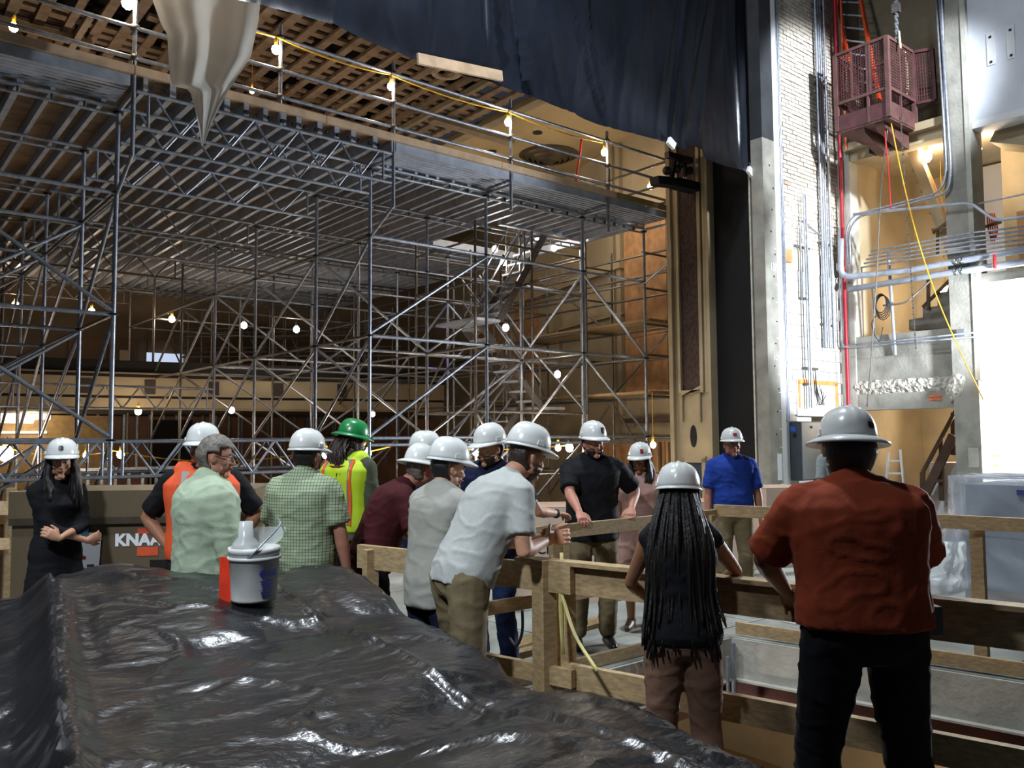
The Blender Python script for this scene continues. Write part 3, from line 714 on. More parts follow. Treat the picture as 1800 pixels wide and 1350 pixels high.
for t in (Vector((.6, 9.93, 6.95)), BL[0].location + Vector((0, 0, .2)), BL[1].location + Vector((0, 0, .17)), BL[2].location + Vector((0, 0, .17)), BL[3].location + Vector((0, 0, .17)), BL[4].location + Vector((0, 0, .17))):
    if prev is not None: pts += sag(prev, t, .06)[:-1]
    prev = t
pts.append(prev)
tag(cable('festoon_cable', pts, .011, M_YEL), 'yellow festoon cable looping along the deck guard rail', 'cable')
a = P(1000, 782, 16); b = P(700, 780, 15); c = P(565, 792, 15); d = P(200, 792, 16); e = P(0, 785, 13)
tag(cable('festoon_cable', sag(e, d, .12) + sag(d, c, .2)[1:] + sag(c, b, .1)[1:] + sag(b, a, .1)[1:], .012, M_YEL), 'yellow festoon cable strung low behind the lattice girder', 'cable')
tag(cable('red_ribbon', smooth_path([PY(1022, 245, 10.2), PY(1019, 275, 10.2), PY(1014, 305, 10.25), PY(1011, 340, 10.3)], 4), .018, M_REDC), 'red ribbon hanging from the deck guard rail', 'ribbon')

# ================================================================ plastic sheeting
def plastic(name, hexcol, rough, bump, bscale, stretch=(1, 1, 1)):
    m = mat(name, hexcol, rough, 0, .25, 2.0, bump, bscale, stretch=stretch, spec=.6); return m
M_TARP = plastic('black_polythene', '#191d26', .3, .3, 6, (1, 1, .4))
M_TARPF = plastic('black_ground_polythene', '#1d1d1f', .27, .5, 10, (1, 1.8, 1))
def crease(x, seed, f):                                    # sharp pleat profile
    v = noise.noise((x * f, seed, 0)); return (1 - abs(v) * 2.2) ** 3 if abs(v) < .45 else 0
FOLDS = []
for a_, b_, w_, am in (((1000, 0), (1065, 222), .035, .05), ((1032, 0), (1070, 222), .02, .04), ((1203, 0), (1178, 240), .03, .06), ((855, 0), (858, 130), .025, .05), ((752, 0), (750, 95), .03, .03), ((903, 0), (925, 150), .03, .05), ((1120, 40), (1010, 190), .03, .025), ((1240, 0), (1195, 250), .02, .03), ((660, 0), (690, 95), .04, .03), ((960, 60), (985, 190), .02, .03), ((1290, 0), (1300, 280), .03, .04)):
    qa, qb = PY(*a_, 8.2), PY(*b_, 8.2); FOLDS.append((qb.x, (qa.x - qb.x) / (qa.z - qb.z), qb.z, w_, am))
nx, nz = 420, 46
V = []; F_ = []
for i in range(nx + 1):
    x = -3 + 15.0 * i / nx
    for j in range(nz + 1):
        t = j / nz; zb = 6.2 + .03 * math.sin(x * 2.1) + (.12 if 10.3 < x < 10.7 else 0); z = zb + (11.6 - zb) * t ** 1.3
        sway = .9 * (z - 6.2) * .04
        y = 8.22 - .05 * crease(x + sway * 5, 1.3, .55) - .03 * crease(x - sway * 6 + .4, 5.1, 1.1) + .06 * noise.noise((x * .5, z * .3, 2)) + .012 * noise.noise((x * 2.6, z * 1.2, 4)) + .006 * noise.noise((x * 9, z * 5, 4)) - .05 * math.exp(-(z - zb) / .12)
        y -= .18 * math.exp(-((x - 4.3) / 1.3) ** 2) * math.exp(-((z - 6.7) / .7) ** 2)
        for fx0, fs, fz, fw, fa in FOLDS: y -= fa * math.exp(-((x - fx0 - fs * (z - fz)) / fw) ** 2) * (.4 + .6 * min(1, max(0, (z - fz + .2) / .5)))
        V.append((x, y, z))
for i in range(nx):
    for j in range(nz):
        a = i * (nz + 1) + j; F_.append((a, a + nz + 1, a + nz + 2, a + 1))
tp = thing('black_tarp', (8, 8.2, 6.2), 'black plastic sheet hung across the top of the stage opening', 'tarp')
mk('sheet', V, F_, M_TARP, tp, True)
V = []; F_ = []
for j in range(13):
    t = j / 12; q0 = PY(905 + 12 * t, 18 + 125 * t, 8.06); q1 = PY(922 + 14 * t, 18 + 122 * t, 8.06)
    q0.y += .02 * math.sin(j * 2.1); q1.y -= .02 * math.sin(j * 1.7); V += [q0, q1]
for j in range(12): F_.append((2 * j, 2 * j + 1, 2 * j + 3, 2 * j + 2))
mk('loose_flap', V, F_, M_TARP, tp, True)
bt = beam('timber_batten', PY(734, 103, 8.05), PY(882, 134, 8.05), .04, .13, M_EDGE); tag(bt, 'pale timber batten weighting the lower edge of the black sheet', 'batten')
for (px, py, lab) in ((1180, 252, 'small white timber block at the sheet edge above the black lights'), (1319, 302, 'small white timber block at the lower right corner of the black sheet')):
    c = PY(px, py, 8.13); tag(obox('timber_block', c, (.16, .05, .12), M_PAPER, rz=0, ry=.5), lab, 'block')
# white dust sheet hung from above
def interp(tab, y):
    for (y0, v0), (y1, v1) in zip(tab, tab[1:]):
        if y <= y1: return v0 + (v1 - v0) * (y - y0) / (y1 - y0)
    return tab[-1][1]
sheet_m = mat('white_sheeting', '#c2c2bf', .9, 0, .05, 3, .1, 8, spec=.1)
_n = sheet_m.node_tree.nodes; _l = sheet_m.node_tree.links; _t = _n.new('ShaderNodeBsdfTranslucent'); _t.inputs[0].default_value = lin('#c4c6c8'); _mx = _n.new('ShaderNodeMixShader'); _mx.inputs[0].default_value = .3
_l.new(_n['Principled BSDF'].outputs[0], _mx.inputs[1]); _l.new(_t.outputs[0], _mx.inputs[2]); _l.new(_mx.outputs[0], _n['Material Output'].inputs[0])
LT = [(-60, 258), (0, 268), (45, 284), (60, 294), (100, 296), (150, 300), (158, 333), (200, 345), (258, 355)]
RTb = [(-60, 470), (0, 458), (35, 455), (100, 441), (165, 398), (215, 373), (258, 357)]
V = []; F_ = []; n1, n2 = 36, 44
for j in range(n2 + 1):
    py = -60 + 318 * j / n2; l = interp(LT, py); r_ = interp(RTb, py)
    for i in range(n1 + 1):
        u = i / n1; px = l + (r_ - l) * u
        fold = .07 * math.sin(u * 11 + .9 * math.sin(j * .08)) + .02 * math.sin(u * 27 + j * .05) + .1 * noise.noise((u * 3, j * .06, 7))
        V.append(PY(px, py, 9.25 + fold * min(1, (r_ - l) / 130)))
for j in range(n2):
    for i in range(n1):
        a = j * (n1 + 1) + i; F_.append((a, a + 1, a + n1 + 2, a + n1 + 1))
tag(mk('dust_sheet', V, F_, sheet_m, None, True), 'torn white dust sheet dangling to a point above the scaffold', 'sheet')

# foreground block under black plastic: a draped height field
def sst(a, b, x): t = min(1, max(0, (x - a) / (b - a))); return t * t * (3 - 2 * t)
def drape_h(x, y):
    xl = .42 + .17 * (y - 2.0); xr = 1.84 + .136 * (y - 1.13) + .03 * math.sin(y * 4)
    yf = 4.42 + .45 * sst(1.7, 1.1, x) + .05 * math.sin(x * 6)
    ex = min(x - xl, xr - x); e = min(ex, yf - y)
    top = .895 + .115 * sst(3.1, 4.2, y) + .03 * noise.noise((x * 1.3, y * 1.1, 1)) + .05 * math.exp(-((x - 1.2) / .22) ** 2 - ((y - 4.75) / .25) ** 2)
    top += .06 * math.exp(-((x - xl - .02) / .05) ** 2) * sst(4.9, 4.3, y)
    top -= .07 * math.exp(-((y - 2.1 - .3 * (x - 1.2)) / .2) ** 2) * sst(.5, .9, x) + .045 * math.exp(-((y - 3.3 - .2 * (x - 1.2)) / .15) ** 2) * sst(.7, 1.2, x)
    if x < xl:
        q_ = xl - x; z2 = (top - .1 * min(1, q_ / .12) - .16 * max(0, q_ - .1)) * (1 if y < 5.1 else max(0, 1 - (y - 5.1) / .3)); s = z2 / top
    elif e > 0: s = 1 - .03 * math.exp(-e / .06)
    else: s = max(0, 1 - (-e / .34)) ** .8 * .97 if e > -.34 else 0
    z = top * s
    w = .010 * noise.noise((x * 4.2 + y * 1.3, y * 2.2, 3)) + .006 * noise.noise((x * 6, y * 11, 6)) + .003 * noise.noise((x * 15, y * 26, 9))
    cr_ = noise.noise((x * 1.6 - y * .8, y * 2.6 + x, 12)); w += .014 * max(0, 1 - abs(cr_) * 12)
    cr_ = noise.noise((x * 1.5 + y, y * 3.2 - x * .7, 22)); w += .008 * max(0, 1 - abs(cr_) * 10)
    w += .02 * math.exp(-((x - 1.62 - .1 * y * .3) / .012) ** 2)
    if e <= 0: w += .04 * noise.noise((y * 6, x * 1.5, 4))
    return max(.012, z + w)
V = []; F_ = []; n1, n2 = 210, 300
for i in range(n1 + 1):
    for j in range(n2 + 1):
        x = -1.3 + 4.0 * i / n1; y = -.3 + 5.6 * j / n2; V.append((x, y, drape_h(x, y)))
for i in range(n1):
    for j in range(n2):
        a = i * (n2 + 1) + j; F_.append((a, a + n2 + 1, a + n2 + 2, a + 1))
tag(mk('ground_tarp', V, F_, M_TARPF, None, True), 'wrinkled black plastic sheet draped over the load in the foreground', 'tarp')

# ================================================================ guard rails around the pit
def fence(name, label, rails, posts, m=M_WOOD):
    t = thing(name, (rails[0][0][0], rails[0][0][1], 0), label, 'railing')
    for a, b, w, h in rails: beam('rail', a, b, w, h, m, t)
    for x, y, z0, z1, w, d in posts: box('post', (x - w / 2, y - d / 2, z0), (x + w / 2, y + d / 2, z1), m, t)
    return t
def nr(y, z, o=0.0): return (nearx(y) + o, y, z)
def rr(y, z, o=0.0): return (rightx(y) + o, y, z)
g1 = fence('pit_railing', 'near timber railing the leaning visitors rest on', [(nr(4.62, .99), nr(3.1, .99), .04, .14), (nr(3.4, .99, .05), nr(-.5, .99, .05), .04, .15), (nr(4.55, .50), nr(3.1, .50), .04, .09), (nr(3.2, .50, .05), nr(-.5, .50, .05), .04, .12), (nr(3.3, .06, .05), nr(-.5, .06, .05), .04, .1)],
           [(nearx(3.27), 3.27, 0, 1.08, .09, .09), (nearx(3.27) + .11, 3.22, 0, 1.04, .05, .09), (nearx(4.5) - .02, 4.5, 0, 1.04, .08, .06), (nearx(1.0) + .1, 1.0, 0, 1.05, .09, .09)])
beam('cap_board', nr(3.45, 1.07, .03), nr(-.5, 1.075, .03), .09, .02, M_WOOD, g1)
fence('pit_railing', 'timber railing across the far end of the pit under the resting hands', [((3.3, 4.56, 1.02), (6.05, 4.56, 1.02), .04, .10), ((3.3, 4.56, .55), (5.6, 4.56, .55), .04, .09), ((3.4, 4.5, .05), (6.0, 4.5, .05), .04, .09)],
      [(4.12, 4.53, 0, 1.05, .09, .05), (4.2, 4.52, 0, .98, .05, .05), (5.95, 4.55, 0, 1.03, .05, .09)])
fence('pit_railing', 'timber railing along the right edge of the pit before the wrapped pallet', [(rr(4.6, 1.06, .1), rr(-.6, 1.08, .1), .04, .10), (rr(4.4, .07, .06), rr(-.6, .07, .06), .04, .10)],
      [(rightx(2.6) + .16, 2.6, 0, 1.06, .05, .09), (rightx(.4) + .16, .4, 0, 1.06, .05, .09)])
fence('pit_railing', 'short timber railing at the far left behind the black dress wearer', [(P(-60, 893, 6.8), P(32, 893, 7.4), .04, .12), (P(-60, 958, 6.8), P(32, 955, 7.4), .04, .1)],
      [(P(16, 930, 7.3).x, P(16, 930, 7.3).y, 0, 1.3, .07, .07)])
tag(cable('loose_cord', smooth_path([Vector(nr(3.18, 1.12, .02)), Vector(nr(3.14, .62, -.02)), P(985, 1045, 4.2), P(1010, 1115, 4.1), P(1050, 1180, 3.9)], 5), .009, mat('pale_yellow_cord', '#c9bd7c', .6)), 'pale cord looped over the near railing post', 'cord')
tag(cable('loose_cord', smooth_path([P(918, 1072, 5.4), P(918, 1110, 5.4), P(908, 1135, 5.4), P(896, 1122, 5.5)], 5), .01, M_CORD), 'dark cable loop hanging to the floor by the jeans', 'cord')
# scrap timber on the floor
for (a, b, w, h, lab) in (((4.3, 5.3), (5.6, 5.5), .19, .04, 'plank lying on the floor behind the far railing'), ((4.0, 5.05), (4.9, 5.12), .1, .05, 'short board on the floor below the far railing'), ((6.9, 4.7), (7.5, 4.55), .09, .045, 'offcut of timber beside the brown shoes'),
                          ((5.9, 4.75), (6.5, 4.85), .09, .045, 'board end lying at the pit corner')):
    tag(beam('floor_board', (*a, .006 + h / 2), (*b, .006 + h / 2), w, h, M_WOODD), lab, 'board')
random.seed(5)
for i, (px, py) in enumerate(((1660, 1088), (1700, 1100), (1740, 1092), (1690, 1082))):
    c = PZ(px, py, .03); tag(obox('paper_scrap', c, (.14 + .03 * i, .09, .02), M_PAPER, rz=i * .8, rx=.15), ('leftmost','third','rightmost','second')[i] + ' scrap of white paper on the floor right of the rust shirt', 'paper scrap')

# ================================================================ cartons, pallet, chest, bucket
def carton(name, c, w, d, h, rz, label, words_):
    t = thing(name, (c[0], c[1], 0), label, 'carton')
    obox('box_body', (c[0], c[1], h / 2 + .006), (w, d, h), M_CARD, t, rz)
    R_ = Matrix.Rotation(rz, 3, 'Z'); fx = R_ @ Vector((1, 0, 0)); fy = R_ @ Vector((0, -1, 0))
    for s in (-1, 1):
        obox('flap', Vector((c[0], c[1], h + .012)) - fy * (s * d * .25), (w * .99, d * .48, .008), mat('carton_tan', '#a98f78', .8, 0, .08, 4), t, rz)
    for s, size, u, z in words_:
        text('lettering', s, size, Vector((c[0], c[1], z)) + fy * (d / 2 + .002) + fx * u, fx, (0, 0, 1), M_INK, t, .001, bold=.002)
    return t
RF = YAW - math.pi / 2
p = P(985, 1000, 8.9); carton('duct_carton', (p.x, p.y), 1.0, .7, .98, RF + .1, 'tall printed carton behind the far railing post', [('Duct', .17, -.42, .28), ('Chin', .14, -.3, .52)])
p = P(1130, 1000, 9.4); carton('duct_carton', (p.x, p.y), 0.74, .7, 1.02, RF - .05, 'tall printed carton behind the pink dress', [('Mc', .3, -.33, .5), ('Duct', .16, -.3, .3)])
p = P(1366, 930, 11.2); carton('duct_carton', (p.x, p.y), .72, .7, 1.02, RF + .25, 'white printed carton beside the blue polo wearer', [('Duct', .15, -.15, .3)])
p = P(1240, 960, 10.4); carton('duct_carton', (p.x, p.y), .8, .7, .9, RF, 'pink-white carton seen between the legs of the blue polo wearer', [('Duct', .15, -.3, .35)])

pal = thing('wrapped_pallet', (9.7, 2.7, 0), 'pallet load wrapped in bluish clear plastic at the right', 'pallet')
for i in range(3):
    for j in range(2):
        box('crate', (9.15 + .02 * j, 1.2 + i * .86, .14 + .54 * j), (10.3, 2.02 + i * .86, .66 + .54 * j), mat('pallet_crate', '#5d6470', .7, 0, .3, 2), pal)
for k in range(4): box('pallet_board', (9.1 + k * .34, 1.1, .006), (9.3 + k * .34, 3.75, .13), M_WOODD, pal)
box('blue_strap', (9.02, 1.0, 1.12), (9.06, 3.2, 1.17), mat('blue_strap', '#2a3577', .6), pal)
V = []; F_ = []; n1, n2 = 200, 40
for i in range(n1):
    a = 2 * math.pi * i / n1; cx, cy = math.cos(a), math.sin(a)
    m_ = max(abs(cx), abs(cy)); bx_, by_ = cx / m_, cy / m_
    for j in range(n2 + 1):
        t = j / n2
        if t < .3: k_ = t / .3; rx_, ry_, z = .62 * k_, 1.38 * k_, 1.27 + .02 * math.sin(i * .7) * k_
        else: k_ = (t - .3) / .7; fl_ = .03 + .16 * k_ * k_; rx_, ry_ = .62 + fl_, 1.38 + fl_; z = 1.27 * (1 - k_) + .012
        i0_, j0_ = i, j; i = i * .48; j = j * .55; w = .06 * noise.noise((i * .22, j * .05, 2)) * (1 if t > .3 else .3) + (.09 * max(0, 1 - abs(noise.noise((i * .3 + j * .05, j * .03, 7))) * 7) + .05 * max(0, 1 - abs(noise.noise((i * .25 - j * .12, j * .1, 17))) * 8)) * min(1, max(0, t - .25) * 3)
        V.append((9.72 + bx_ * (rx_ + w), 2.45 + by_ * (ry_ + w), max(.01, z + .02 * noise.noise((i * .3, j * .5, 5))))); i, j = i0_, j0_
for i in range(n1):
    for j in range(n2):
        a = i * (n2 + 1) + j; b = ((i + 1) % n1) * (n2 + 1) + j; F_.append((a, b, b + 1, a + 1))
mk('plastic_wrap', V, F_, film('clear_wrap', '#b4bdc8', .42, .22), pal, True)

# job-site tool chest with lettering
ch = P(265, 900, 6.6); RC = RF + .12
cb = thing('tool_chest', (ch.x, ch.y, 0), 'large tan steel tool chest behind the visitors at left', 'tool chest')
M_CHEST = mat('tan_enamel', '#6d5f4a', .5, .2, .1, 2)
R_ = Matrix.Rotation(RC, 3, 'Z'); fx = R_ @ Vector((1, 0, 0)); fy = R_ @ Vector((0, -1, 0))
def cc(u, w, z): return Vector((ch.x, ch.y, z)) + fx * u + fy * w
obox('body', cc(0, 0, .63), (1.72, .78, 1.02), M_CHEST, cb, RC)
obox('lid', cc(0, 0, 1.24), (1.76, .82, .2), M_CHEST, cb, RC); obox('lid_lip', cc(0, .415, 1.12), (1.74, .02, .05), mat('dark_chest_lip', '#4a4033', .5, .2), cb, RC)  # lip below the lid in a darker tan
obox('recess_handle', cc(.33, .392, .72), (.42, .02, .2), M_DARK, cb, RC)
obox('skid', cc(-.6, 0, .06), (.12, .76, .12), M_COUP, cb, RC); obox('skid', cc(.6, 0, .06), (.12, .76, .12), M_COUP, cb, RC)
M_LOGO = mat('logo_orange', '#d8562f', .6)
obox('logo_square', cc(.10, .392, 1.035), (.15, .006, .04), M_LOGO, cb, RC); obox('logo_square', cc(.10, .392, .885), (.15, .006, .065), M_LOGO, cb, RC)
text('logo_lettering', 'KNAACK', .12, cc(-.135, .393, .932), fx, (0, 0, 1), M_PAPER, cb, .002, bold=.006)
sg = cc(-.42, .40, .9)
sgt = thing('paper_notice', sg, 'white paper notice taped to the tool chest', 'notice')
obox('sheet', cc(-.36, .398, .9), (.25, .004, .27), M_PAPER, sgt, RC, ry=.05)
obox('red_line', cc(-.37, .401, .85), (.07, .003, .022), M_REDPIPE, sgt, RC)
obox('grey_line', cc(-.3, .401, .79), (.05, .003, .018), M_STEELD, sgt, RC)
M_TAPE = mat('blue_tape', '#3f86a3', .6)
obox('blue_tape', cc(-.42, .402, 1.045), (.2, .003, .055), M_TAPE, sgt, RC); obox('blue_tape', cc(-.42, .402, .745), (.22, .003, .055), M_TAPE, sgt, RC)

bp = P(446, 1052, 3.8); bz = bp.z - .01
bk = thing('bucket', (bp.x, bp.y, bz), 'white plastic bucket standing on the black sheet', 'bucket')
def lathe(name, prof, c, m, parent, n=28, smooth=True):
    V = []; F_ = []
    for r_, z in prof:
        for k in range(n): V.append((c[0] + r_ * math.cos(2 * math.pi * k / n), c[1] + r_ * math.sin(2 * math.pi * k / n), c[2] + z))
    for i in range(len(prof) - 1):
        for k in range(n): a = i * n + k; b = i * n + (k + 1) % n; F_.append((a, b, b + n, a + n))
    return mk(name, V, F_, m, parent, smooth)
M_BUCK = mat('bucket_white', '#c9cbc9', .5, 0, .12, 9)
lathe('body', [(.001, .004), (.098, .004), (.1, .015), (.112, .22), (.116, .222), (.116, .245), (.108, .245), (.097, .02), (.001, .02)], (bp.x, bp.y, bz), M_BUCK, bk)
lathe('rim_ring', [(.112, .19), (.119, .192), (.119, .204), (.112, .206)], (bp.x, bp.y, bz), M_BUCK, bk)
cable('wire_handle', smooth_path([Vector((bp.x - .07, bp.y - .09, bz + .2)), Vector((bp.x - .02, bp.y - .12, bz + .26)), Vector((bp.x + .08, bp.y - .09, bz + .34)), Vector((bp.x + .1, bp.y - .02, bz + .37))], 5), .004, M_STEEL, bk)
bd = (Vector((bp.x, bp.y, 0))).normalized() * -1; br = Vector((_R.x, _R.y, 0)).normalized()
lc = Vector((bp.x, bp.y, bz)) + bd * .09 + br * .062
M_BLU = mat('blue_print', '#27337e', .6)
nn_ = (bd * .82 + br * .58).normalized(); tx = Vector((-nn_.y, nn_.x, 0)); tx = tx if tx.dot(br) > 0 else -tx
hx = [Vector((bp.x, bp.y, bz + .135)) + nn_ * .1085 + tx * (-.018 + .017 * math.cos(a * math.pi / 3)) + Vector((0, 0, .017 * math.sin(a * math.pi / 3))) for a in range(6)]
prism('printed_badge', hx, nn_ * 0, nn_ * .003, M_BLU, bk)
text('printed_number', '10', .04, Vector((bp.x, bp.y, bz + .122)) + nn_ * .1095 + tx * .008, tx, (0, 0, 1), M_BLU, bk, .001)
for i in range(6):
    obox('printed_line', Vector((bp.x, bp.y, bz + .1 - i * .013)) + nn_ * (.108 - i * .0008), (.06 - .01 * (i % 3), .004, .003 + .002 * (i == 0)), M_BLU, bk, rz=math.atan2(tx.y, tx.x))
oc = P(400, 1020, 3.78)
ol = thing('orange_panel', (oc.x, oc.y, bz), 'orange-red plastic panel leaning against the white bucket', 'panel')
q = [P(385, 1060, 3.80), P(416, 1060, 3.76), P(411, 980, 3.80), P(386, 979, 3.84)]
prism('panel_face', q, (0, 0, 0), tuple(Vector((_f.x, _f.y, 0)) * .012), mat('orange_red_plastic', '#cf3418', .5), ol)
gl = Vector((bp.x, bp.y, bz + .25))
hh = thing('respirator', gl, 'clear plastic face shield and cup lying in the bucket top', 'face shield')
V = []; F_ = []
for i in range(13):
    for j in range(9):
        a = -1.2 + 2.4 * i / 12; rr_ = .09 + .02 * math.sin(j * .5)
        V.append(gl + br * (math.sin(a) * rr_ + .012 * j - .02) - Vector((bd.x, bd.y, 0)) * (math.cos(a) * .05) + Vector((0, 0, -.015 + .012 * j)))
for i in range(12):
    for j in range(8): a = i * 9 + j; F_.append((a, a + 1, a + 10, a + 9))
mk('clear_visor', V, F_, film('clear_visor_film', '#cfd6d6', .5, .15), hh, True)
lathe('cup', [(.001, .10), (.03, .1), (.035, .03), (.06, .0), (.064, -.02), (.058, -.02), (.03, .02), (.025, .095), (.001, .095)], (gl.x - br.x * .04, gl.y - br.y * .04, gl.z + .01), film('clear_cup', '#c5cac9', .7, .2), hh)

# electrical cabinet on the brick wall
ep = thing('electrical_cabinet', (12.95, 7.8, 1.0), 'grey steel electrical cabinet on the wall behind the blue polo wearer', 'cabinet')
M_CAB = mat('grey_steel', '#8b939b', .4, .6, .08, 3); M_CABD = mat('dark_grey_steel', '#4d535a', .45, .5, .1, 3)
box('case', (12.63, 7.74, .96), (13.3, 7.97, 1.96), M_CABD, ep); box('front_door', (12.645, 7.72, .98), (13.29, 7.742, 1.94), M_CAB, ep)
box('latch', (12.9, 7.71, 1.84), (12.96, 7.72, 1.88), M_COUP, ep)
obox('round_knockout', (12.625, 7.85, 1.72), (.012, .06, .06), M_DARK, ep); obox('blue_sticker', (12.625, 7.87, 1.83), (.008, .1, .09), mat('sticker_blue', '#2457a8', .6), ep)
box('backboard', (12.5, 7.94, .3), (12.62, 7.99, 2.1), M_WHITE, ep)

# ================================================================ conduits and pipes
def conduit(name, pts, r, m, label, cat='conduit', bend=.15):
    return tag(cable(name, rounded(pts, bend), r, m, None, 8), label, cat)
def cbundle(name, xs, y, z0, z1, r, label):
    t = thing(name, (xs[0], y, z0), label, 'conduits')
    for i, x in enumerate(xs): tube('conduit', (x, y, z0), (x + .0, y, z1), r, M_STEEL, t)
    for z in [z0 + .4 + k * 1.5 for k in range(int((z1 - z0) / 1.5))]: box('strut', (xs[0] - .05, y + .02, z), (xs[-1] + .05, y + .06, z + .04), M_STEELD, t)
    return t
cbundle('conduit_bundle', [12.48, 12.525, 12.57, 12.61], 7.93, 1.95, 12, .017, 'bundle of thin steel conduits running up the jamb edge')
cbundle('conduit_bundle', [13.83, 13.90, 13.97, 14.12], 7.92, 3.3, 12, .026, 'bundle of steel conduits on the brick left of the red pipe')
cbundle('conduit_bundle', [13.18, 13.25], 7.88, 2.2, 6.0, .016, 'pair of thin conduits down the middle of the block wall')
conduit('conduit', [(13.12, 7.93, 4.1), (13.12, 7.93, 5.55), (13.75, 7.93, 5.35)], .015, M_STEEL, 'thin conduit bending over on the white brick')
tag(tube('red_pipe', (14.44, 7.86, 1.9), (14.44, 7.86, 12), .035, M_REDPIPE), 'vertical red sprinkler pipe in the corner of the walls', 'pipe')
tag(tube('red_pipe', (14.4, 7.72, 7.0), (14.4, 7.72, 12), .02, mat('orange_pipe', '#c4502e', .5)), 'thin orange pipe beside the red sprinkler pipe', 'pipe')
def xp(px, py, X=14.3): return PX(px, py, X)
conduit('steel_pipe', [xp(1478, 420, 14.32), xp(1478, 488, 14.32), xp(1590, 476, 14.32), xp(1690, 458, 14.32), xp(1840, 432, 14.32)], .055, M_ALU, 'upper thick steel pipe crossing the stair opening', 'pipe', .2)
conduit('steel_pipe', [xp(1492, 509, 14.3), xp(1672, 479, 14.3), xp(1840, 455, 14.3)], .055, M_ALU, 'lower thick steel pipe crossing the stair opening', 'pipe')
for i, nm in enumerate(('lowest', 'second', 'third', 'fourth', 'topmost')):
    conduit('conduit', [xp(1515 + i * 4, 470 - i * 7, 14.3), xp(1680, 443 - i * 7.5, 14.3), xp(1840, 425 - i * 8, 14.3)], .016, M_STEEL, nm + ' of the five thin conduits above the thick pipes')
cp = thing('pipe_coupling', xp(1683, 460, 14.3), 'pair of bolted couplings on the thick pipes at the column', 'coupling')
for py in (460, 478):
    for dx in (0, 10): a = xp(1678 + dx, py - dx * .15, 14.31); tube('collar', a, a + Vector((0, -.05, .01)), .068, M_GLASSY, cp, 'cyl16')
conduit('conduit', [xp(1644, -20, 14.36), xp(1664, 300, 14.36), xp(1655, 338, 14.34), xp(1500, 378, 14.34), xp(1488, 400, 14.34), xp(1490, 465, 14.34)], .017, M_STEEL, 'thin conduit sweeping from the column to the corner, uppermost', bend=.3)
conduit('conduit', [xp(1650, -20, 14.36), xp(1672, 300, 14.36), xp(1668, 340, 14.34), xp(1505, 382, 14.34), xp(1493, 410, 14.34), xp(1495, 465, 14.34)], .022, M_STEEL, 'conduit sweeping from the column to the corner, below the uppermost', bend=.35)
tag(tube('conduit', xp(1655, -20, 14.38), xp(1664, 300, 14.38), .02, M_STEEL), 'straight conduit ending on the front of the concrete column', 'conduit')
conduit('conduit', [xp(1500, 377, 14.25), xp(1706, 356, 14.25), xp(1750, 388, 14.25), xp(1840, 375, 14.25)], .026, M_ALU, 'bent conduit stepping down right of the column', bend=.12)
conduit('conduit', [xp(1720, 358, 14.25), xp(1840, 333, 14.25)], .016, M_STEEL, 'straight thin conduit right of the column')
conduit('conduit', [xp(1474, 400, 14.36), xp(1480, 612, 14.36), xp(1574, 604, 14.36), xp(1718, 592, 14.36)], .015, M_STEEL, 'lower thin conduit along the concrete beam', bend=.15)
conduit('conduit', [xp(1533, 505, 14.36), xp(1538, 603, 14.36), xp(1718, 584, 14.36)], .015, M_STEEL, 'upper thin conduit bending along the concrete beam', bend=.15)
tag(tube('strut_channel', xp(1561, 442, 14.42), xp(1574, 624, 14.55), .028, M_ALU), 'vertical strut channel in front of the stair opening', 'strut')
tag(obox('junction_box', xp(1689, 585, 14.4), (.06, .12, .12), M_CAB), 'small junction box on the column below the pipes', 'junction box')
for px, py, lab in ((1410, 435, 'small strut at the top of the block wall'), (1425, 648, 'small strut at the bottom of the block wall')):
    c = PY(px, py, 7.95); tag(box('strut_channel', c - Vector((.22, .02, .02)), c + Vector((.22, .02, .02)), M_STEELD), lab, 'strut')
t = thing('stray_wires', PY(1442, 700, 7.95), 'dark stray wires sticking out of the patched plaster', 'wires')
for k in range(4): cable('wire', smooth_path([PY(1433, 650, 7.95), PY(1435 + k, 690, 7.94), PY(1440 + 3 * k, 712, 7.9), PY(1452 - 4 * k, 695 - 6 * k, 7.85)], 4), .006, M_CORD, t)
t = thing('cable_coil', xp(1547, 535, 14.35), 'coiled dark cable hung before the stair opening', 'cable coil')
for k in range(5):
    c = xp(1548 + k, 533 + 2 * k, 14.3 + .02 * k); cable('loop', [c + Vector((0, (.1 + .008 * k) * math.cos(a * math.pi / 8), (.17 + .012 * k) * math.sin(a * math.pi / 8))) for a in range(17)], .008, M_CORD, t)
cable('tail', smooth_path([xp(1545, 550, 14.3), xp(1532, 570, 14.3), xp(1545, 600, 14.3), xp(1552, 575, 14.3)], 5), .008, M_CORD, t)
conduit('cable', smooth_path([xp(1552, 537, 14.33), xp(1590, 532, 14.4), xp(1615, 512, 14.5), xp(1650, 480, 14.6)], 4), .016, M_STEELD, 'dark cable running from the coil up to the column', 'cable')
conduit('rope', smooth_path([xp(1561, 190, 13.7), xp(1590, 330, 13.9), xp(1622, 450, 14.1), xp(1662, 560, 14.2), xp(1728, 702, 14.3)], 4), .011, M_YEL, 'yellow rope slanting from the red cage down past the column', 'rope')
conduit('rope', smooth_path([xp(1558, 190, 13.7), xp(1556, 235, 13.75), xp(1562, 300, 13.9), xp(1566, 368, 14.0)], 4), .012, M_REDC, 'red rope dangling below the red cage', 'rope')
conduit('rope', smooth_path([xp(1560, 228, 13.75), xp(1549, 330, 13.9), xp(1541, 480, 14.0), xp(1532, 620, 14.1), xp(1524, 715, 14.2)], 4), .011, M_STEELD, 'grey rope hanging left of the red rope', 'rope')
t = thing('chain', xp(1590, 260, 13.9), 'thin steel chain hanging before the stair opening', 'chain')
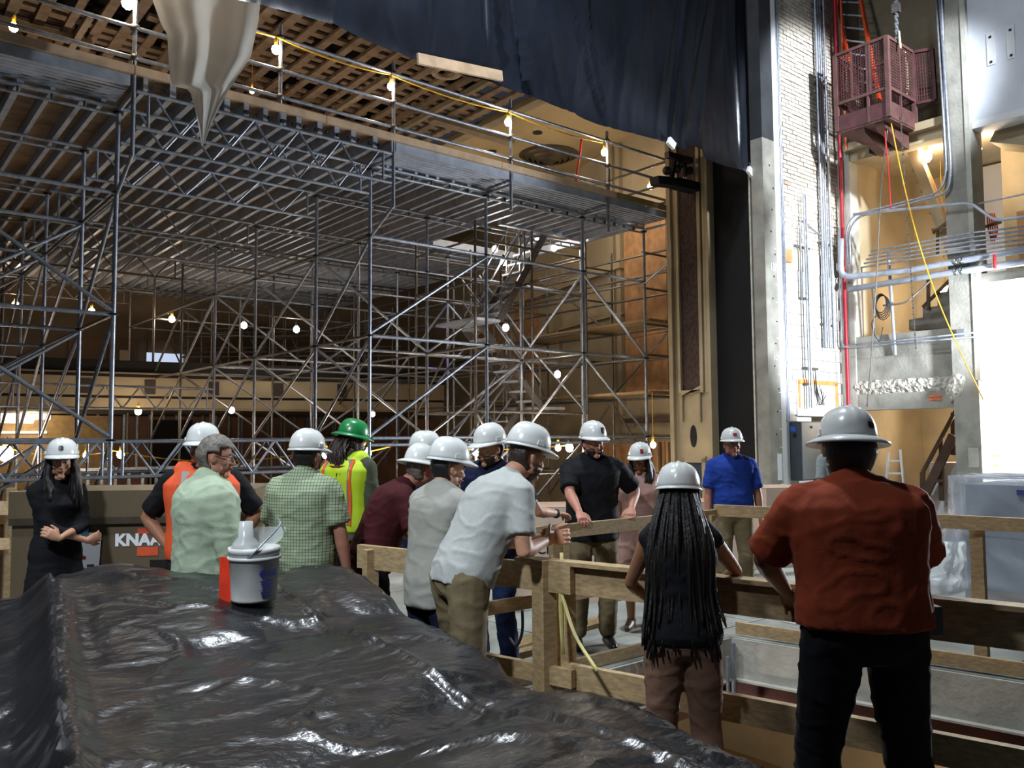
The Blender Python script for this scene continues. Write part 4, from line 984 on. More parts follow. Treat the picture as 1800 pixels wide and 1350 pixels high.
a, b = xp(1583, 205, 13.9), xp(1610, 615, 14.2); n_ = 70
for k in range(n_):
    p0 = a.lerp(b, k / n_); p1 = a.lerp(b, (k + .8) / n_); beam('link', p0, p1, .028 if k % 2 else .01, .01 if k % 2 else .028, M_STEELD, t, up=(1, 0, .1))
t = thing('hoist_chain', xp(1575, 0, 13.9), 'steel hoist chain and hook above the red cage', 'chain')
a, b = xp(1574, -30, 13.9), xp(1577, 70, 13.9)
for k in range(16):
    p0 = a.lerp(b, k / 16); p1 = a.lerp(b, (k + .85) / 16); beam('link', p0, p1, .06 if k % 2 else .02, .02 if k % 2 else .06, M_STEEL, t, up=(1, 0, .1))
box('hook_block', a.lerp(b, .45) - Vector((.05, .06, .08)), a.lerp(b, .45) + Vector((.05, .06, .08)), M_STEELD, t)
conduit('strap', [xp(1580, 55, 13.9), xp(1583, 85, 13.85)], .02, mat('pale_strap', '#c9c79a', .7), 'pale strap from the hook to the red cage', 'strap')
conduit('strap', smooth_path([PY(1589, 82, 6.6), PY(1593, 110, 6.58), PY(1595, 150, 6.58), PY(1594, 172, 6.56)], 4), .02, MATS['pale_strap'], 'knotted pale strap hanging on the right face of the red cage', 'strap')

# red mesh man-basket on the ledge
cx0 = 13.55
cm = PX(1558, 64, cx0); ym = cm.y; yl = PX(1468, 98, cx0).y; zt = cm.z; zb = PX(1562, 205, cx0).z
cx1 = PY(1604, 92, ym).x
cg = thing('lift_cage', (14.0, (ym + yl) / 2, zb), 'dark red steel mesh lift cage perched high at the shaft opening', 'cage')
def bar(a, b, w=.05, m=M_REDP, n='frame_bar'): return beam(n, a, b, w, w, m, cg, up=(0, 1, 0) if abs((Vector(b) - Vector(a)).normalized().z) > .9 else (0, 0, 1))
zk = zb + (zt - zb) * .36                                   # mid rail
for x, y in ((cx0, ym), (cx0, yl), (cx1, ym), (cx1, yl)): bar((x, y, zb), (x, y, zt), .07)
for z in (zt, zk):
    bar((cx0, ym, z), (cx0, yl, z)); bar((cx0, ym, z), (cx1, ym, z)); bar((cx1, ym, z), (cx1, yl, z), .05, M_REDPD); bar((cx0, yl, z), (cx1, yl, z), .05, M_REDPD)
for t_ in (.33, .38, .68): bar((cx0, ym + (yl - ym) * t_, zk if t_ != .38 else zb), (cx0, ym + (yl - ym) * t_, zt), .035)
bar((cx0 + (cx1 - cx0) * .45, ym, zb), (cx0 + (cx1 - cx0) * .45, ym, zt), .035)
def mesh_net(a, b, z0, z1, n, m, m_, par=cg):               # woven wire between two uprights
    a = Vector(a); b = Vector(b); V = []; F_ = []
    for i in range(1, n): q = a.lerp(b, i / n); add_tube(V, F_, [(q.x, q.y, z0), (q.x, q.y, z1)], .008, 4)
    for j in range(1, m): z = z0 + (z1 - z0) * j / m; add_tube(V, F_, [(a.x, a.y, z), (b.x, b.y, z)], .008, 4)
    return mk('wire_mesh', V, F_, m_, par)
mesh_net((cx0, ym, 0), (cx0, yl, 0), zk, zt, 20, 18, M_REDPD); mesh_net((cx0, ym, 0), (cx1, ym, 0), zk, zt, 16, 18, M_REDP)
mesh_net((cx1, ym, 0), (cx1, yl, 0), zk, zt, 18, 16, M_REDPD); mesh_net((cx0, yl, 0), (cx1, yl, 0), zk, zt, 14, 16, M_REDPD)
zp = zb + (zt - zb) * .2
box('kick_plate', (cx0 - .01, ym, zb), (cx0 + .02, yl, zp), M_REDPD, cg); box('kick_plate', (cx0, ym - .01, zb), (cx1, ym + .02, zp), M_REDP, cg)
box('cage_floor', (cx0, ym, zb - .03), (cx1, yl, zb + .02), M_REDP, cg)
for y in (ym + .12, yl - .45):
    prism('fork_pocket', [(cx0 + .05, y, zb - .03), (cx1, y, zb - .03), (cx1, y, zb - .32), (cx1 - .15, y, zb - .32), (cx0 + .1, y, zb - .12)], (0, 0, 0), (0, .16, 0), M_REDP, cg)
    box('pocket_void', (cx1 - .3, y + .17, zb - .3), (cx1 - .05, y + .22, zb - .1), M_DARK, cg)
dg_ = thing('mesh_gate', PY(1640, 130, 6.4), 'open red mesh gate hinged beside the lift cage', 'gate')
gx, gy0 = cx1 + .12, ym + .1
q = [PX(1606, 92, 14.5), PX(1639, 86, 14.5), PX(1645, 175, 14.5), PX(1612, 182, 14.5)]
for i in range(4): beam('gate_frame', q[i], q[(i + 1) % 4], .05, .06, M_REDPD, dg_, up=(1, 0, 0))
for k in range(1, 7): beam('gate_wire', q[0].lerp(q[1], k / 7), q[3].lerp(q[2], k / 7), .012, .012, M_REDPD, dg_, up=(1, 0, 0))
for k in range(1, 14): beam('gate_wire', q[0].lerp(q[3], k / 14), q[1].lerp(q[2], k / 14), .012, .012, M_REDPD, dg_, up=(1, 0, 0))
ld = thing('extension_ladder', PX(1490, 0, 14.3), 'orange fibreglass extension ladder leaning in the shaft above the cage', 'ladder')
la0, la1 = PX(1468, -40, 14.9), PX(1500, 165, 14.3); lb0, lb1 = PX(1506, -40, 14.9), PX(1546, 175, 14.3)
beam('side_rail', la0, la1, .04, .1, M_ORANGE, ld, up=(1, 0, 0)); beam('side_rail', lb0, lb1, .04, .1, M_ORANGE, ld, up=(1, 0, 0))
for k in range(1, 9): tube('rung', la0.lerp(la1, k / 9), lb0.lerp(lb1, k / 9), .018, M_ALU, ld)

# ================================================================ stairs in the side rooms
sh = thing('shaft_stair', (15.5, 6.6, 3.35), 'concrete and timber stair inside the shaft opening', 'stair')
def sx(px, py, X): return PX(px, py, X)
q = [sx(1588, 248, 15.3), sx(1600, 248, 15.3), sx(1668, 425, 15.3), sx(1660, 440, 15.3)]
prism('slanted_soffit', [sx(1586, 246, 15.2), sx(1606, 246, 15.2), sx(1672, 420, 15.2), sx(1672, 470, 15.2)], (0, 0, 0), (.12, 0, 0), M_CREAM, sh)
prism('stringer', [sx(1604, 250, 15.4), sx(1612, 250, 15.4), sx(1680, 420, 15.4), sx(1672, 440, 15.4)], (0, 0, 0), (.06, 0, 0), M_OSBW, sh)
for k in range(4):
    a = sx(1612 + 15 * k, 290 + 38 * k, 15.45); box('step_bracket', a - Vector((.02, .1, .1)), a + Vector((.05, .08, .1)), mat('brown_bracket', '#6b5038', .7), sh)
q = [sx(1598, 580, 15.3), sx(1598, 562, 15.3), sx(1622, 558, 15.3), sx(1622, 541, 15.3), sx(1648, 538, 15.3), sx(1648, 515, 15.3), sx(1664, 512, 15.3), sx(1672, 490, 15.3), sx(1690, 486, 15.3), sx(1690, 575, 15.3)]
prism('concrete_steps', q, (0, 0, 0), (.8, 0, 0), M_CONC, sh)
beam('handrail', sx(1622, 540, 15.25), sx(1672, 490, 15.25), .04, .05, mat('brown_rail', '#4b3a2e', .6), sh); beam('handrail_post', sx(1632, 545, 15.25), sx(1632, 490, 15.25), .05, .05, MATS['brown_rail'], sh, up=(0, 1, 0))
beam('handrail', sx(1640, 410, 15.1), sx(1690, 372, 15.1), .04, .05, MATS['brown_rail'], sh); beam('handrail', sx(1648, 404, 15.1), sx(1648, 450, 15.1), .04, .04, MATS['brown_rail'], sh, up=(0, 1, 0))
beam('handrail', sx(1638, 404, 15.1), sx(1668, 400, 15.1), .04, .04, M_WOODD, sh)
tube('standpipe', sx(1513, 470, 14.95), sx(1516, 592, 14.95), .03, mat('brown_pipe', '#5d4438', .6), sh)
ls = thing('low_stair', (16, 6.5, 0), 'small timber stair with handrail through the low opening', 'stair')
for k in range(5):
    a = sx(1668 - 1 * k, 800 + 16 * k, 16.0); box('tread', (a.x - .1 - .12 * k, 5.85, a.z - .02), (a.x + .3 - .12 * k, 6.5, a.z + .02), M_WOODD, ls)
for X in (15.6, 16.1): beam('handrail', sx(1680, 722, X), sx(1622, 830, X), .05, .06, MATS['brown_rail'], ls)
beam('stringer', sx(1676, 765, 15.6), sx(1626, 870, 15.6), .05, .16, MATS['brown_rail'], ls)
for px, p0, p1 in ((1622, 830, 880), (1655, 770, 880), (1676, 725, 800)): beam('newel', sx(px, p0, 15.7), sx(px, p1, 15.7), .07, .07, MATS['brown_rail'], ls, up=(0, 1, 0))
beam('lower_rail', sx(1620, 848, 15.6), sx(1658, 845, 15.6), .04, .05, MATS['brown_rail'], ls)
box('closet_box', (15.9, 6.5, 0), (16.6, 7.1, 1.2), M_WHITE, ls)
wl = thing('white_step_ladder', PX(1583, 840, 14.9), 'white metal step ladder in the low opening behind the orange shirt', 'ladder')
for a, b in (((1582, 790), (1592, 880)), ((1562, 795), (1556, 880))): beam('side_rail', PX(*a, 14.95), PX(*b, 14.95), .03, .05, M_PAPER, wl, up=(1, 0, 0))
for py in (810, 832, 852): beam('rung', PX(1561, py, 14.95), PX(1586, py, 14.95), .03, .03, M_PAPER, wl)
hb = thing('red_netting', PX(1740, 405, 15.3), 'red tape netting hanging on a bracket right of the column', 'netting')
for k in range(5): cable('strand', smooth_path([PX(1735 + 3 * k, 375, 15.3), PX(1737 + 4 * k, 400, 15.3), PX(1742 + 2 * k, 420 + 4 * (k % 2), 15.3)], 4), .012, M_REDC, hb)
beam('bracket_bar', PX(1712, 405, 15.3), PX(1760, 390, 15.3), .04, .05, MATS['brown_rail'], hb)
tag(tube('red_tag', PX(1748, 447, 14.2), PX(1749, 472, 14.2), .025, M_REDC), 'small red tag tied to the thick pipes', 'tag')

# ================================================================ overhead odds and ends
dfc = PZ(965, 272, 8.5)
df = thing('ceiling_diffuser', dfc, 'large round stepped metal diffuser in the plaster ceiling', 'diffuser')
for k, (r0, r1, z0, z1) in enumerate(((.72, .62, 0, -.03), (.6, .5, -.02, -.1), (.48, .38, -.05, -.16), (.36, .26, -.08, -.2), (.24, .04, -.12, -.24))):
    lathe('ring', [(r0, z0), (r1, z1), (r1 - .015, z1), (r0 - .015, z0)], (dfc.x, dfc.y, 8.495), mat('dull_metal', '#6e6455', .35, .7, .15, 4), df, 36)
lathe('dark_throat', [(.7, -.001), (.001, -.001)], (dfc.x, dfc.y, 8.499), M_DARK, df)
for px, py, lab in ((945, 233, 'round dark hole in the plaster ceiling above the diffuser'), (865, 266, 'round dark hole in the plaster ceiling left of the diffuser')):
    c = PZ(px, py, 8.49); tag(lathe('ceiling_hole', [(.11, -.012), (.09, -.012), (.001, -.002)], c, M_DARK, None), lab, 'hole')
c = PZ(785, 127, 8.45); tag(lathe('ceiling_ring', [(.28, 0), (.28, -.03), (.16, -.03), (.16, 0)], c, mat('plaster_ring', '#9a8b77', .8), None), 'pale round plaster rose in the lath ceiling under the sheet', 'ceiling ring')
sl = thing('stage_light_bar', PY(1190, 300, 9.3), 'cluster of black stage lights clamped beside the pilaster', 'stage lights')
def sp(px, py, Y=9.3): return PY(px, py, Y)
beam('bar', sp(1172, 272), sp(1215, 283), .1, .1, M_COUP, sl); beam('lamp_housing', sp(1150, 318), sp(1185, 322), .2, .14, M_BLACK, sl); beam('lamp_housing', sp(1185, 322), sp(1222, 331), .22, .16, M_BLACK, sl)
beam('yoke', sp(1186, 280), sp(1180, 318), .06, .06, M_BLACK, sl, up=(0, 1, 0)); beam('yoke', sp(1204, 284), sp(1205, 325), .05, .05, M_BLACK, sl, up=(0, 1, 0))
for px, py in ((1172, 300), (1190, 297), (1196, 288), (1212, 300)): ball('clamp', sp(px, py), .08, M_COUP, sl)
ball('lens', sp(1205, 312, 9.2), .035, M_GLASSY, sl)
c = PY(290, 629, 27.2); tag(box('bluish_window', c - Vector((.55, .02, .14)), c + Vector((.55, .02, .14)), emit('bluish_glass', '#aebcd6', 1.2)), 'small bluish lit window on the rear wall', 'window')
c = P(767, 624, 18); tag(ball('blue_lamp', c, (.08, .08, .05), emit('blue_light', '#3355ff', 14)), 'small blue lamp glowing among the scaffold tubes', 'lamp')
c = P(180, 830, 17)
gs = thing('metal_framing', PY(200, 830, 20), 'low row of bright metal wall framing behind the tool chest', 'framing')
for k in range(14):
    p0 = PY(130 + k * 24, 829, 19); box('stud', (p0.x - .03, 18.95, .1), (p0.x + .03, 19.0, p0.z), M_STEEL, gs)
p0 = PY(125, 829, 19); p1 = PY(450, 829, 19); box('top_track', (p0.x, 18.93, p0.z), (p1.x, 19.02, p0.z + .06), M_STEEL, gs)

# ================================================================ people
def voxel(V, F_, size, smooth=4, name='tmp'):
    me = bpy.data.meshes.new(name); me.from_pydata([tuple(v) for v in V], [], F_)
    o = bpy.data.objects.new(name, me); COL.objects.link(o)
    m = o.modifiers.new('r', 'REMESH'); m.mode = 'VOXEL'; m.voxel_size = size
    if smooth: s = o.modifiers.new('s', 'SMOOTH'); s.factor = .5; s.iterations = smooth
    dg = bpy.context.evaluated_depsgraph_get(); r = bpy.data.meshes.new_from_object(o.evaluated_get(dg))
    bpy.data.objects.remove(o); bpy.data.meshes.remove(me)
    V2 = [v.co.copy() for v in r.vertices]; F2 = [tuple(p.vertices) for p in r.polygons]; bpy.data.meshes.remove(r)
    return V2, F2
def ringloft(V, F_, rings):                                 # rings: lists of points, equal length; closed ends
    n = len(rings[0]); b0 = len(V)
    for rg in rings: V.extend(rg)
    for i in range(len(rings) - 1):
        for k in range(n):
            a = b0 + i * n + k; b = b0 + i * n + (k + 1) % n; F_.append((a, b, b + n, a + n))
    F_.append(tuple(range(b0 + n - 1, b0 - 1, -1))); e = b0 + (len(rings) - 1) * n; F_.append(tuple(range(e, e + n)))
def limb(V, F_, pts, radii, n=12, k=3):                     # tapered, rounded ends
    P_ = [Vector(p) for p in pts]; R2 = list(radii)
    a = (P_[0] - P_[1]).normalized(); b = (P_[-1] - P_[-2]).normalized()
    pp = [P_[0] + a * R2[0] * .85, P_[0] + a * R2[0] * .5] + P_ + [P_[-1] + b * R2[-1] * .5, P_[-1] + b * R2[-1] * .85]
    rr2 = [R2[0] * .5, R2[0] * .85] + R2 + [R2[-1] * .85, R2[-1] * .5]
    add_tube(V, F_, pp, rr2, n)
def ellipsoid(V, F_, c, r, Mx=None, n=14, m=9):
    c = Vector(c); rings = []
    for i in range(1, m):
        a = math.pi * i / m; ring = []
        for k in range(n):
            b = 2 * math.pi * k / n; q = Vector((r[0] * math.sin(a) * math.cos(b), r[1] * math.sin(a) * math.sin(b), r[2] * math.cos(a)))
            ring.append(c + ((Mx @ q) if Mx else q))
        rings.append(ring)
    ringloft(V, F_, rings)
def ik(s, w, l1, l2, pole):
    s = Vector(s); w = Vector(w); d = w - s; L = min(d.length, (l1 + l2) * .995); d = d.normalized(); w = s + d * L
    a = (l1 * l1 - l2 * l2 + L * L) / (2 * L); h = math.sqrt(max(0, l1 * l1 - a * a)); p = Vector(pole); p = (p - d * p.dot(d)).normalized()
    return s + d * a + p * h, w
def hand_geo(V, F_, w, fwd, palm, curl, side, s=1.0, spread_=.06, thumb=.5):
    # w wrist, fwd along the hand, palm: normal out of the palm; side +1 = thumb on +across
    f = Vector(fwd).normalized(); p = Vector(palm); p = (p - f * p.dot(f)).normalized(); a = f.cross(p) * side
    L = .088 * s
    def ring(c, rw, rt): return [c + a * (rw * math.cos(t)) + p * (rt * math.sin(t)) for t in [2 * math.pi * k / 12 for k in range(12)]]
    ringloft(V, F_, [ring(w - f * .012 * s, .024 * s, .019 * s), ring(w + f * .015 * s, .03 * s, .019 * s), ring(w + f * .05 * s, .041 * s, .017 * s), ring(w + f * L, .042 * s, .014 * s), ring(w + f * (L + .008 * s), .034 * s, .009 * s)])
    for i, (ln, off) in enumerate(((.072, .031), (.08, .0105), (.075, -.0105), (.058, -.031))):
        c = curl[i] if isinstance(curl, (list, tuple)) else curl
        q = w + f * (L - .008 * s) + a * off * s; ang = 0; pts = [q]; sp_ = (1.5 - i) * spread_
        for seg, k in ((.46, .85), (.3, 1.15), (.24, .8)):
            ang += c * k * 1.25
            dirn = (f + a * sp_) * math.cos(ang) + p * math.sin(ang); q = q + dirn.normalized() * ln * seg * s; pts.append(q)
        limb(V, F_, pts, [.0092 * s, .0088 * s, .0082 * s, .007 * s], 8)
    b = w + f * .028 * s + a * .028 * s; d1 = (f * .6 + a * .75 + p * .35 * thumb).normalized(); d2 = (f * .95 + a * .15 + p * .6 * thumb).normalized()
    limb(V, F_, [b, b + d1 * .032 * s, b + d1 * .032 * s + d2 * .028 * s, b + d1 * .032 * s + d2 * .05 * s], [.0145 * s, .0115 * s, .0105 * s, .0085 * s], 8)
def head_pt(th, ph, inf=0.0):                               # th from the crown, ph around (0 = right, pi/2 = front)
    x = (.0735 + inf) * math.sin(th) * math.cos(ph); y = (.094 + inf) * math.sin(th) * math.sin(ph); z = (.114 + inf) * math.cos(th)
    if z < 0:
        t = min(1, -z / .114); x *= 1 - .30 * t; y *= (1 - .06 * t) if y > 0 else (1 - .5 * t)
    if y > .06: y = .06 + (y - .06) * .85
    return Vector((x, y + .004, z))
_HEAD = []
def head_mesh():
    if not _HEAD:
        a = []; b = []; head_geo(a, b); _HEAD.extend(voxel(a, b, .0062, 3))
    return _HEAD
def head_geo(V, F_, beard=False):
    rings = []
    for i in range(1, 18):
        rings.append([head_pt(math.pi * i / 18, 2 * math.pi * k / 26) for k in range(26)])
    ringloft(V, F_, rings)
    ellipsoid(V, F_, (0, .079, .026), (.047, .014, .011)); 
    limb(V, F_, [(0, .086, .014), (0, .1, -.012), (0, .106, -.03)], [.0085, .0105, .0135], 10)
    for s in (-1, 1):
        ellipsoid(V, F_, (s * .012, .094, -.033), (.009, .011, .008)); ellipsoid(V, F_, (s * .076, -.002, -.006), (.009, .021, .031), Matrix.Rotation(s * .35, 3, 'Z'))
        ellipsoid(V, F_, (s * .038, .066, -.022), (.024, .018, .02)); ellipsoid(V, F_, (s * .05, .01, -.06), (.02, .04, .03))
    ellipsoid(V, F_, (0, .087, -.056), (.024, .012, .008)); ellipsoid(V, F_, (0, .086, -.067), (.021, .012, .007)); ellipsoid(V, F_, (0, .074, -.098), (.027, .02, .02))
SKIN = {'light': mat('skin_light', '#b5866c', .55, 0, .08, 12, spec=.4), 'ruddy': mat('skin_ruddy', '#b07a66', .55, 0, .1, 12, spec=.4), 'tan': mat('skin_tan', '#96694e', .55, 0, .08, 12, spec=.4), 'brown': mat('skin_brown', '#6d4630', .55, 0, .08, 12, spec=.4)}
def fabric(name, h, var=.12, rough=.85): return mat(name, h, rough, 0, var, 9, .25, 16, spec=.2)
M_HAT = mat('white_hard_hat', '#d5d8d6', .25, 0, .02, 3, coat=.3); M_HATG = mat('green_hard_hat', '#1d7a42', .3, 0, .05, 3, coat=.3); M_HATN = mat('navy_brim', '#1d2030', .5)
M_HAIRB = mat('black_hair', '#120e0d', .45, 0, .3, 30, .4, 60, stretch=(3, 3, .3)); M_HAIRBR = mat('brown_hair', '#2a1c15', .5, 0, .3, 30, .4, 60); M_HAIRG = mat('grey_hair', '#6b655e', .6, 0, .35, 40, .4, 60)
M_EYEW = mat('eye_white', '#cfc8c0', .3); M_IRIS = mat('dark_iris', '#1c120c', .2); M_LIP = mat('lips', '#7d4a41', .6)
M_SHOE = mat('brown_shoe', '#4b3728', .5); M_SHOEB = mat('black_shoe', '#17161a', .4); M_BELT = mat('black_belt', '#151416', .4)

def person(label, px, d, rel, H, wear, lean=(0, 0), twist=0, side=0, head=(0, 0, 0), arms=None, build=1.0, belly=0, hat='cap', hatm=None, hair='short', hairm=None, skin='light',
           shirt=None, sleeve=.62, hem=.86, trousers=None, dress=None, shoes=None, feet=((.12, 0), (-.12, 0)), belt=None, beard=None, female=False, voxel_b=.012, at=None, collar=True, seed=0, glasses=False, sticker=None, vest=None, loose=.0, hair_vol=.011, hair_low=-.075):
    s = H / 1.75; ang = YAW - math.radians(rel)
    base = Vector(at) if at else None
    if base is None: c = P(px, 900, d); base = Vector((c.x, c.y, .006))
    RW = Matrix.Translation(base) @ Matrix.Rotation(ang - math.pi / 2, 4, 'Z')
    def Wd(p): return RW @ Vector(p)
    root = thing('person', base, label, 'person', 'visitors on the stage')
    bw_ = build; fem = .93 if female else 1.0
    # spine
    spz = [.86, .92, .98, 1.05, 1.12, 1.22, 1.32, 1.40, 1.455, 1.50]
    if female: tor = [(.10, .085), (.172, .115), (.182, .12), (.165, .108), (.138, .095), (.145, .105), (.158, .122), (.158, .105), (.125, .078), (.06, .055)]
    else: tor = [(.10, .085), (.163, .115), (.172, .12), (.168, .116), (.162, .112), (.168, .116), (.182, .124), (.188, .116), (.155, .086), (.065, .06)]
    hipz = .93 * s; pts = []; L0, L1 = math.radians(lean[0]), math.radians(lean[1]); sd = math.radians(side)
    cur_ = Vector((0, 0, spz[0] * s)); fr_ = []
    for i, z in enumerate(spz):
        t = max(0, (z - .95) / (1.5 - .95)); a = L0 * min(1, max(0, (z - .86) / .15)) + (L1 - L0) * t
        up = Vector((math.sin(sd) * t, math.sin(a), math.cos(a))).normalized()
        if i: cur_ = cur_ + up * (z - spz[i - 1]) * s
        yw = math.radians(twist) * t; lat = Vector((math.cos(yw), math.sin(yw), 0)); lat = (lat - up * lat.dot(up)).normalized(); dep = up.cross(lat)
        pts.append(cur_.copy()); fr_.append((lat, dep, up))
    def torso_rings(i0, i1, inf, zfrac=None):
        out = []
        for i in range(i0, i1):
            c = pts[i]; lat, dep, up = fr_[i]; rx_, ry_ = tor[i]; rx_ *= s * bw_; ry_ *= s * bw_
            bl = belly * s * math.exp(-((spz[i] - 1.1) / .11) ** 2)
            ring = []
            for k in range(20):
                t = 2 * math.pi * k / 20; cx_, sy_ = math.cos(t), math.sin(t)
                e = .82; xx = math.copysign(abs(cx_) ** e, cx_); yy = math.copysign(abs(sy_) ** e, sy_)
                dy = (ry_ + inf + (bl if sy_ > 0 else bl * .15)) * yy
                if female and spz[i] in (1.32,) and sy_ > 0: dy += .03 * s * sy_
                ring.append(c + lat * ((rx_ + inf) * xx) + dep * dy)
            out.append(ring)
        return out
    # shoulders, arms
    lat, dep, up = fr_[7]; shw = (.155 if female else .178) * s * (1 + (bw_ - 1) * .45)
    shz = pts[7] + up * .018 * s
    S = {1: shz + lat * shw, -1: shz - lat * shw}
    ua, fa = .285 * s, .255 * s
    A_ = {}
    arms = arms or {}
    for k in (1, -1):
        spec = arms.get(k, ((.26 * k, .05, .80), (.25 * k, -1, -.2), None, .25))
        if isinstance(spec[0], Vector): tgt = RW.inverted() @ spec[0]
        else: tgt = Vector(spec[0]) * s
        el, wr = ik(S[k], tgt, ua, fa, spec[1]); A_[k] = (el, wr, spec)
    # head
    hy, hp, hr = [math.radians(v) for v in head]
    nb = pts[9]; lat9, dep9, up9 = fr_[9]
    HM = Matrix((( lat9.x, 0, 0), (lat9.y, 1, 0), (lat9.z, 0, 1)))
    HR = (Matrix.Rotation(-hy, 3, 'Z') @ Matrix.Rotation(-hp, 3, 'X') @ Matrix.Rotation(hr, 3, 'Y'))
    fwd_sh = dep9 * .045 * s if L1 < .3 else dep9 * .0 + Vector((0, .07 * s, 0))
    hc = nb + (up9 * .6 + Vector((0, 0, .4))).normalized() * .118 * s + fwd_sh
    hs = (.98 if not female else .95) * (s * .5 + .5)
    def Hd(p): return hc + HR @ (Vector(p) * hs)
    # ---- body
    V = []; F_ = []
    ringloft(V, F_, torso_rings(0, 10, 0))
    limb(V, F_, [nb - up9 * .05 * s, nb + (hc - nb) * .35, Hd((0, -.012, -.05))], [.064 * s * bw_ ** .5, .056 * s * (fem if female else 1.05), .056 * s * fem], 14)
    for k in (1, -1): limb(V, F_, [nb + lat * k * .035 * s - up * .01 * s, pts[8] + lat * k * .10 * s, S[k]], [.045 * s, .05 * s, .054 * s])
    ab = (.86 if female else 1.0) * (bw_ ** .6)
    for k in (1, -1):
        el, wr, spec = A_[k]; sh = S[k]
        limb(V, F_, [sh, sh.lerp(el, .35), sh.lerp(el, .8), el, el.lerp(wr, .25), el.lerp(wr, .65), wr], [r_ * s * ab for r_ in (.056, .051, .043, .04, .042, .033, .026)])
    legs = {}
    for k in (1, -1):
        fx_, fy_ = feet[0] if k == 1 else feet[1]; hip = Vector((.088 * k * s * bw_, 0, hipz)); ank = Vector((fx_ * s, fy_ * s - .02, .085 * s))
        kn, an = ik(hip, ank, .43 * s, .43 * s, (0.05 * k, 1, 0)); legs[k] = (hip, kn, an)
        limb(V, F_, [hip, hip.lerp(kn, .45), kn, kn.lerp(an, .3), kn.lerp(an, .75), an], [r_ * s * bw_ ** .6 * (.97 if female else 1) for r_ in (.088, .075, .054, .056, .042, .036)])
        foot0 = an + Vector((0, -.03, -.05)) * s; limb(V, F_, [foot0, an + Vector((.01 * k, .08, -.055)) * s, an + Vector((.015 * k, .15, -.062)) * s], [.036 * s, .036 * s, .026 * s])
    BV, BF = voxel(V, F_, voxel_b, 3)
    HV2, HF2 = head_mesh()
    b0 = len(BV); BV += [Hd(v) for v in HV2]; BF += [tuple(i + b0 for i in f) for f in HF2]
    for k in (1, -1):
        el, wr, spec = A_[k]; fw = (wr - el).normalized()
        if len(spec) > 4 and spec[4] is not None: fw = Vector(spec[4])
        palm = Vector(spec[2]) if spec[2] is not None else Vector((-k, .2, 0))
        HVp = []; HFp = []; hand_geo(HVp, HFp, wr, fw, palm, spec[3], 1 if (fw.cross(palm)).dot(Vector((0, 1, 0)) if abs(fw.y) < .6 else Vector((-k, 0, .3))) > 0 else -1, s * (.92 if female else 1.03))
        h2, f2 = voxel(HVp, HFp, .0055, 2); b0 = len(BV); BV += h2; BF += [tuple(i + b0 for i in f) for f in f2]
    mk('body', [Wd(v) for v in BV], BF, SKIN[skin], root, True)
    # ---- clothes
    def wrinkle(V2, amp, f=7.0, sx_=1.0):
        out = []
        me = bpy.data.meshes.new('w'); me.from_pydata([tuple(v) for v in V2[0]], [], V2[1]); me.update()
        nr_ = [v.normal.copy() for v in me.vertices]; bpy.data.meshes.remove(me)
        for v, n in zip(V2[0], nr_):
            q = v * f; w = noise.noise((q.x * sx_ + seed, q.y * sx_, q.z * .9 + q.x * .5)); w2 = noise.noise((q.x * 2.3 + seed, q.y * 2.3, q.z * 2.0 - q.x))
            w3 = noise.noise((q.x * .8 + q.z * 1.1 + seed, q.y * .8, q.z * 1.6 - q.x * .6)); out.append(v + n * (amp * (w + .4 * w2) + amp * 1.6 * max(0, 1 - abs(w3) * 5)))
        return out, V2[1]
    if shirt is not None:
        V = []; F_ = []; i0 = 0 if hem < .9 else (1 if hem < .95 else 2)
        rg = torso_rings(i0, 10, .019 + loose); 
        if hem < .86:
            lat0, dep0, up0 = fr_[0]; c0 = pts[1]
            low = [Vector((c0.x, c0.y, hem * s)) + (p - pts[1]) - up0 * (p - pts[1]).dot(up0) for p in torso_rings(1, 2, .018 + loose)[0]]; rg = [low] + torso_rings(1, 10, .019 + loose)
        else:
            rg[0] = [pts[i0] + (p - pts[i0]) * (1.0 if i0 else 1.65) for p in rg[0]]
        ringloft(V, F_, rg)
        limb(V, F_, [pts[7] + up * .02 * s, pts[8] + up * .01 * s, nb - up9 * .004 * s], [.11 * s * bw_ ** .5, .1 * s * bw_ ** .5, .076 * s * bw_ ** .4], 16)
        for k in (1, -1):
            el, wr, spec = A_[k]; sh = S[k]
            limb(V, F_, [nb + lat * k * .03 * s - up * .008 * s, pts[8] + lat * k * .10 * s, sh], [.062 * s, .067 * s, .071 * s * ab])
            if sleeve > 0:
                path = [sh, sh.lerp(el, min(1, sleeve) * .5), sh.lerp(el, min(1, sleeve))]; rad = [.070, .066, .065]
                if sleeve > 1: path += [el.lerp(wr, (sleeve - 1) * .5), el.lerp(wr, sleeve - 1)]; rad[-1] = .056; rad += [.052, .042]
                n0 = len(V); P2 = path; add_tube(V, F_, [P2[0]] + P2, [.05 * s] + [r_ * s * ab + loose for r_ in rad], 14)
        SV, SF = wrinkle(voxel(V, F_, .012, 5), .0032)
        sh_o = mk('shirt', [Wd(v) for v in SV], SF, shirt, root, True)
        if collar:
            V = []; F_ = []; rings = []
            for r_, h in ((.070, -.03), (.069, .0), (.062, .016), (.052, .014), (.055, -.02)):
                rings.append([nb + up9 * (h * s) + (lat9 * math.cos(t) + dep9 * math.sin(t) * 1.05) * (r_ * s * (bw_ ** .35)) + (dep9 * .012 * s) for t in [2 * math.pi * q_ / 18 for q_ in range(18)]])
            ringloft(V, F_, rings); mk('collar', [Wd(v) for v in V], F_, shirt, sh_o, True)
